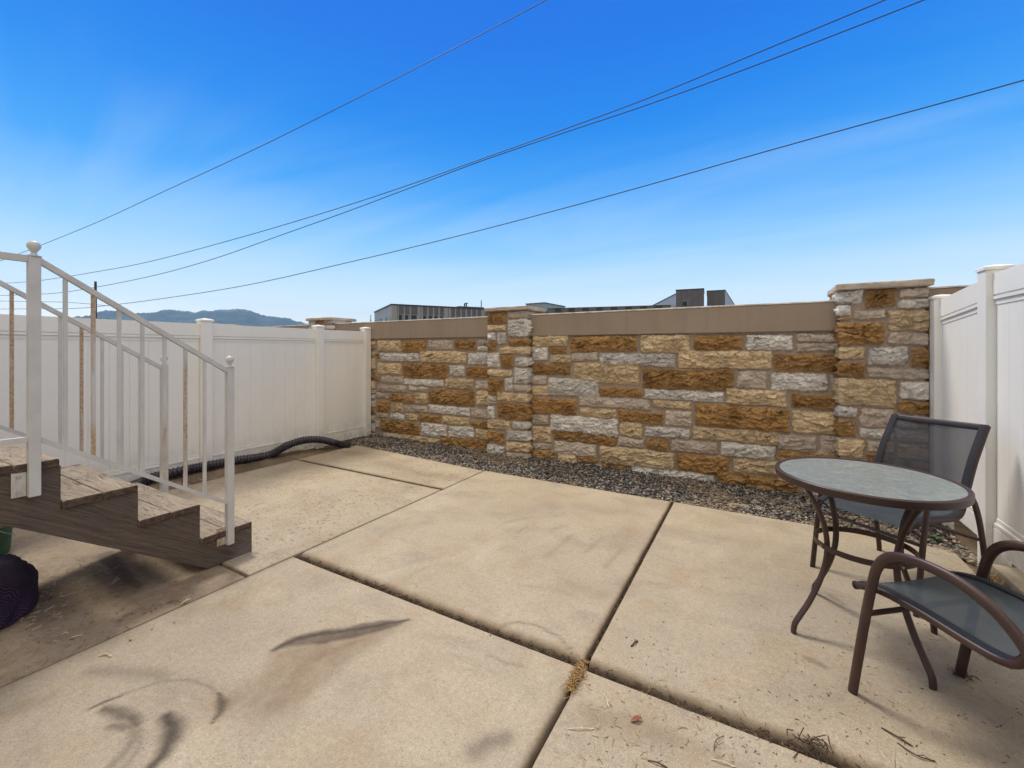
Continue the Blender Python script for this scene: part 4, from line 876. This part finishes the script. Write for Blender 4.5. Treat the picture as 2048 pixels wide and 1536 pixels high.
A, B, dd, nn, zt, o1 = volume(1352, 1407.5, 84, 579.4, 576.3, None, BGD, 'rooftop_volume')
u0 = (isect(A, dd, 1364.5)-A).dot(dd); u1 = (isect(A, dd, 1374.5)-A).dot(dd)
m = MB(); quadbox(m, A, dd, nn, u0-.08, u1+.08, -.06, .02, zat(A, 612), zat(A, 602.5)); rel(m.obj('window', BGL, o1), ph)
m = MB(); quadbox(m, A, dd, nn, u0, u1, -.08, .02, zat(A, 612), zat(A, 603.5)); rel(m.obj('pane', GLZ, o1), ph)
volume(1414, 1450, 87, 581.5, 579.3, None, BGD, 'rooftop_volume')
def wedge(p0, y0, p1, y1, D0, D1, name, ybase=616):
    P = at(p0, 700, D0); Q = at(p1, 700, D1); dr = Vector((*ray((p0+p1)/2), 0)).normalized()*1.2
    zb0 = zat(P, ybase); zb1 = zat(Q, ybase); V = [Vector((P.x, P.y, 0)), Vector((Q.x, Q.y, 0)), Vector((Q.x, Q.y, zat(Q, y1))), Vector((P.x, P.y, zat(P, y0)))]
    mm = MB(); mm.add(V+[v+dr for v in V], [(0, 1, 2, 3), (7, 6, 5, 4), (0, 4, 5, 1), (1, 5, 6, 2), (2, 6, 7, 3), (3, 7, 4, 0)]); wp(mm, name, BGL, ph)
    mm = MB(); T = [V[3], V[2]]; mm.tube([T[0], T[1]], .09, n=6); wp(mm, 'roof_edge', BGK, ph)
wedge(1305, 611, 1352.5, 587, 100, 84.5, 'side_wall'); wedge(1450, 579.6, 1470, 611, 86.5, 104, 'side_wall')

# ------------------------------------------------------------ mountains
RP = [(-400, 640), (-100, 642), (100, 640), (150, 633), (185, 629), (196, 622), (212, 618.8), (240, 619.5), (262, 626), (271, 626.5), (286, 623), (300, 624), (335, 617.5), (360, 620), (392, 623.5), (410, 620.5), (425, 620), (441, 616.5), (450, 618), (468, 617), (481, 615.5), (492, 617.5), (504, 620), (524, 628.5), (545, 631), (567, 634.5), (600, 642), (627, 650), (680, 662), (760, 672), (900, 678)]
xs = np.linspace(-400, 900, 420); ys = np.interp(xs, *zip(*RP)); rows = 60; P = np.zeros((rows, 420, 3)); D0 = 9000
for i, x in enumerate(xs):
    r = ray(x); hz = (700-ys[i])*D0/855
    for j in range(rows):
        t = j/(rows-1)*1.25; D = D0+900-3600*t*1.0   # t=.25 is the ridge
        k = 1-abs(t-.25)/(.25 if t < .25 else 1.0); k = max(k, 0)**1.15
        P[j, i] = (r[0]*D, r[1]*D, hz*k)
sp3 = (fbm(P[..., 0]/420, P[..., 1]/900, 3, 5)-.5); kk = P[..., 2]/np.maximum(P[..., 2].max(0), 1)
P[..., 2] += sp3*330*np.clip((1-kk)*2.2, 0, 1)*np.clip(kk*3, 0, 1)
P[..., 2] += 22*np.abs(fbm(P[..., 0]/60, P[..., 1]/60, 18, 3)-.5)*4*np.clip(kk*2, 0, 1); P[..., 2] += 46*(np.abs(fbm(P[..., 0]/170, P[..., 1]/170, 8, 4)-.5)*2-.25)*np.clip(kk*2, 0, 1)
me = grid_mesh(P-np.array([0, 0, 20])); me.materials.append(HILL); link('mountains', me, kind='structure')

# ------------------------------------------------------------ litter, twigs, weeds
def straw_bits(mb, c, n, spread, ln, r=.0012, zmax=.02, ang=None, arch=.3):
    for _ in range(n):
        x, y = c[0]+random.gauss(0, spread[0]), c[1]+random.gauss(0, spread[1]); a = random.uniform(0, 6.28) if ang is None else random.gauss(ang, .5)
        l = random.uniform(.3, 1)*ln; z = c[2]+random.uniform(.001, zmax); dz = random.gauss(0, .15)*l; b = random.gauss(0, .25)*l
        p = [(x-l/2*math.cos(a), y-l/2*math.sin(a), max(.001+c[2], z-dz)), (x+b*math.sin(a)*.5, y-b*math.cos(a)*.5, z+abs(dz)*.5), (x+l/2*math.cos(a), y+l/2*math.sin(a), max(.001+c[2], z+dz))]
        mb.tube(p, r*random.uniform(.6, 1.4), n=4)
def litter(name, items, m, label=None):
    mb = MB()
    for it in items: straw_bits(mb, *it)
    o = mb.obj(name, m, kind='stuff'); o['label'] = label or name; return o
seg = []
for i in range(62):
    x = -2.9+i*.068; seg.append(((x, 1.943, -.035), random.randint(8, 15), (.03, .008), .045, .0022, .026))
for i in range(36): seg.append(((-.709+.0, 2.05+i*.068, -.03), 5, (.003, .03), .03, .0018, .022))
litter('joint_litter', [((a[0], a[1]+.012, a[2]), int(n_*1.6), (.03, .014), d_, e_, f_) if n_ > 5 else (a, n_*2, c_, d_, e_, f_) for a, n_, c_, d_, e_, f_ in seg], TWIG, 'dark brown leaf litter packed in the slab joints')
seg2 = [((-2.9+random.random()*3.9, 1.950, -.04), 2, (.01, .008), .035, .0013, .026) for _ in range(90)]+[((-.709, 2+random.random()*2.4, -.03), 1, (.003, .02), .02, .0012, .02) for _ in range(30)]
seg2 += [((*gp(random.uniform(1150, 1500), random.uniform(1380, 1536))[:2], .0), 1, (.03, .03), .045, .0010, .004) for _ in range(60)]
seg2 += [((*gp(random.uniform(1600, 2048), random.uniform(1280, 1536))[:2], .0), 1, (.03, .03), .028, .0010, .004) for _ in range(60)]
litter('scattered_straw', seg2, STRAW, 'thin scattered straw and needles on the slabs and in their joints')
seg3 = [((*gp(random.uniform(1150, 2048), random.uniform(1230, 1536))[:2], .0), 1, (.05, .05), .014, .0011, .003) for _ in range(260)]
seg3 += [((*gp(random.uniform(60, 330), random.uniform(1120, 1290))[:2], .0), 1, (.05, .05), .025, .0014, .006) for _ in range(70)]
seg3 += [((*gp(random.uniform(600, 1600), random.uniform(960, 1300))[:2], .0), 1, (.1, .1), .013, .0017, .002) for _ in range(45)]
seg3 += [((1.34, random.uniform(2.6, 4.2), .0), 6, (.03, .05), .06, .0016, .03) for _ in range(30)]
litter('leaf_crumbs', seg3, TWIG, 'small dark leaf crumbs scattered over the concrete')
seg4 = [((*gp(random.uniform(10, 130), random.uniform(1150, 1285))[:2], .0), 1, (.04, .04), .045, .0013, .006) for _ in range(50)]+[((-3.95+random.gauss(0, .2), .95+random.gauss(0, .12), 0), 3, (.03, .03), .06, .0012, .01) for _ in range(30)]
seg4 += [((-5.52, random.uniform(1.8, 2.4), .03), 2, (.05, .05), .05, .0013, .02) for _ in range(20)]
litter('pale_chaff', seg4, PALE, 'pale dry chaff around the purple sack')
cl = gp(1142, 1350); mb = MB(); straw_bits(mb, (-.713, 1.845, -.01), 170, (.012, .045), .06, .0015, .04)
mb.obj('dry_grass_clump', STRAW, None, label='brown dry grass clump growing where the slab joints cross', cat='grass clump')
cl2 = gp(1612, 1492); mb = MB(); straw_bits(mb, (cl2[0]+.02, cl2[1]+.0, .0), 34, (.035, .018), .09, .0019, .03)
mb.obj('twig_pile', TWIG, None, label='small tangle of dark twigs caught in the joint at the bottom right', cat='twigs')
mb = MB(); straw_bits(mb, (.828, 2.745, .0), 26, (.022, .016), .05, .0014, .028); mb.obj('dry_grass_tuft', TWIG, None, label='small dry tuft caught round a foot of the nearest chair', cat='grass tuft')
mb = MB(); straw_bits(mb, (1.345, 3.92, .0), 110, (.03, .08), .10, .0018, .05, 1.4); mb.obj('straw_heap', STRAW, None, label='heap of dry straw against the foot of the right fence', cat='straw')
mb = MB(); 
for (c_, l_) in (((-.12, 4.60, .02), 26), ((.02, 4.63, .02), 18)): straw_bits(mb, c_, l_, (.03, .02), .08, .0016, .025)
mb.obj('straw_wisp', PALE, None, label='pale straw wisp lying on the gravel at mid wall', cat='straw')
def twig(p0, pm_, p1, r, mt, name, label, cat):
    q = [Vector(gp(*p0)), Vector(gp(*pm_)), Vector(gp(*p1))]
    for v, z in zip(q, (.003, .009, .003)): v.z = z
    d = q[2]-q[0]; n_ = Vector((-d.y, d.x, 0)).normalized(); m = MB(); m.tube(smoothpath(q, 5), r, n=6)
    if d.length > .05: m.tube([q[1], q[1]+d*.22+n_*d.length*.13+Vector((0, 0, .006))], r*.6, n=5); m.tube([q[0]+d*.75, q[0]+d*.9-n_*d.length*.08+Vector((0, 0, .004))], r*.5, n=5)
    m.obj(name, mt, None, True, label=label, cat=cat)
twig((1763, 1457), (1795, 1478), (1825, 1494), .0028, TWIG, 'twig', 'longer dark twig lying beside the upright stem at the bottom right', 'twig')
twig((1795, 1487), (1832, 1515), (1870, 1524), .0022, TWIG, 'twig', 'lower thin dark twig nearest the bottom right corner', 'twig')
twig((1207, 1388), (1213, 1402), (1218, 1417), .0020, PALE, 'twig', 'pale forked stalk just right of the dry grass clump', 'twig')
twig((1136, 1459), (1160, 1461), (1188, 1459), .0018, PALE, 'twig', 'straight pale stalk below the dry grass clump', 'twig')
twig((1295, 1522), (1315, 1530), (1335, 1537), .0022, TWIG, 'twig', 'dark twig at the bottom edge right of centre', 'twig')
twig((1422, 1520), (1445, 1528), (1472, 1536), .0018, PALE, 'twig', 'pale thin stalk at the bottom edge right of centre', 'twig')
twig((1448, 1473), (1432, 1485), (1428, 1502), .0014, TWIG, 'twig', 'thin curved twig between the joint and the bottom edge', 'twig')
twig((1355, 1413), (1368, 1418), (1383, 1424), .0017, TWIG, 'twig', 'short straight twig just below the wide joint', 'twig')
twig((1262, 1294), (1270, 1288), (1275, 1283), .0040, TWIG, 'twig', 'stubby bark piece above the wide joint right of the crossing', 'twig')
twig((335, 1207), (350, 1205), (372, 1208), .0022, TWIG, 'twig', 'small dark twig on the joint below the stairs', 'twig')
twig((362, 1209), (372, 1204), (381, 1199), .0030, PALE, 'twig', 'small pale wood splinter on the joint below the stairs', 'twig')
twig((197, 1314), (210, 1311), (223, 1314), .0040, PALE, 'twig', 'crumpled pale scrap lying alone on the left slab', 'scrap')
# dead leaf
lf = gp(1273, 1443); V = []; F = []
for i in range(9):
    t = i/8; wd = .010*math.sin(math.pi*min(1, t*1.02+.02))**.8
    for s in (-1, 0, 1): V.append((lf[0]+(t-.5)*.042+s*wd*.5, lf[1]+(t-.5)*.035-s*wd, .004+.010*abs(s)*math.sin(t*3.1)+.004*t))
for i in range(8):
    for s in range(2): F.append([i*3+s, i*3+s+1, (i+1)*3+s+1, (i+1)*3+s])
m = MB(); m.add(V, F); m.obj('dead_leaf', LEAFM, None, True, label='curled reddish dead leaf on the slab near the bottom', cat='leaf')
# upright dry stem in the joint at the bottom right, foot hidden below the frame edge
sb_ = gp(1791, 1560); m = MB(); m.tube([(sb_[0], sb_[1], -.02), (sb_[0]-.001, sb_[1], .07), (sb_[0]+.001, sb_[1], .135)], .0013, n=6); m.tube([(sb_[0], sb_[1], .12), (sb_[0]-.012, sb_[1]+.004, .138), (sb_[0]-.03, sb_[1]+.006, .150)], .0016, n=6)
m.tube([(sb_[0], sb_[1], .115), (sb_[0]+.008, sb_[1], .125)], .0012, n=5)
m.obj('dry_grass', PALE, None, True, label='single upright dry seed stem rising from the bottom edge', cat='stem')
for i, (px, py, h) in enumerate(((1766, 1560, .06), (1783, 1575, .045), (1745, 1570, .05))):
    b = gp(px, py); m = MB(); m.tube([(b[0], b[1], -.01), (b[0]+.004, b[1], h*.6), (b[0]-.003, b[1]+.004, h)], .0012, n=5); m.obj('dry_grass', PALE, None, True, label=('tallest of the short dry stalks left of the upright stem', 'short dry stalk nearest the upright stem', 'short dry stalk farthest left of the upright stem')[i], cat='stem')
def weed(c, n, s, label):
    m = MB()
    for _ in range(n):
        a = random.uniform(0, 6.28); l = s*random.uniform(.5, 1); up_ = random.uniform(.3, 1.0); x, y = c[0]+random.gauss(0, s*.25), c[1]+random.gauss(0, s*.25); ca, sa = math.cos(a), math.sin(a); wd = l*.16
        V = [(x, y, c[2]), (x+ca*l*.5-sa*wd, y+sa*l*.5+ca*wd, c[2]+l*up_*.55), (x+ca*l*.5+sa*wd, y+sa*l*.5-ca*wd, c[2]+l*up_*.55), (x+ca*l, y+sa*l, c[2]+l*up_*.7)]; m.add(V, [(0, 2, 1), (1, 2, 3)])
    m.obj('weed', WEED, None, label=label, cat='weed')
weed((1.255, 4.62, .005), 70, .045, 'small green weed growing in the gravel behind the far chair')
weed((-5.62, 1.86, .02), 60, .06, 'low green weeds growing by the hose below the left fence')
# ------------------------------------------------------------ air between here and the mountains
m = MB(); m.box(-9300, 9300, -2900, 11500, -2.5, 985)
def hz(b): pass
hm = bpy.data.materials.new('air'); hm.use_nodes = True; nt = hm.node_tree; nt.nodes.clear()
pv = N('ShaderNodeVolumePrincipled'); o_ = N('ShaderNodeOutputMaterial'); L(pv.outputs[0], o_.inputs['Volume'])
pv.inputs['Color'].default_value = (.40, .70, 1, 1); pv.inputs['Density'].default_value = 5.5e-5; pv.inputs['Anisotropy'].default_value = 0
m.obj('haze', hm, kind='stuff')
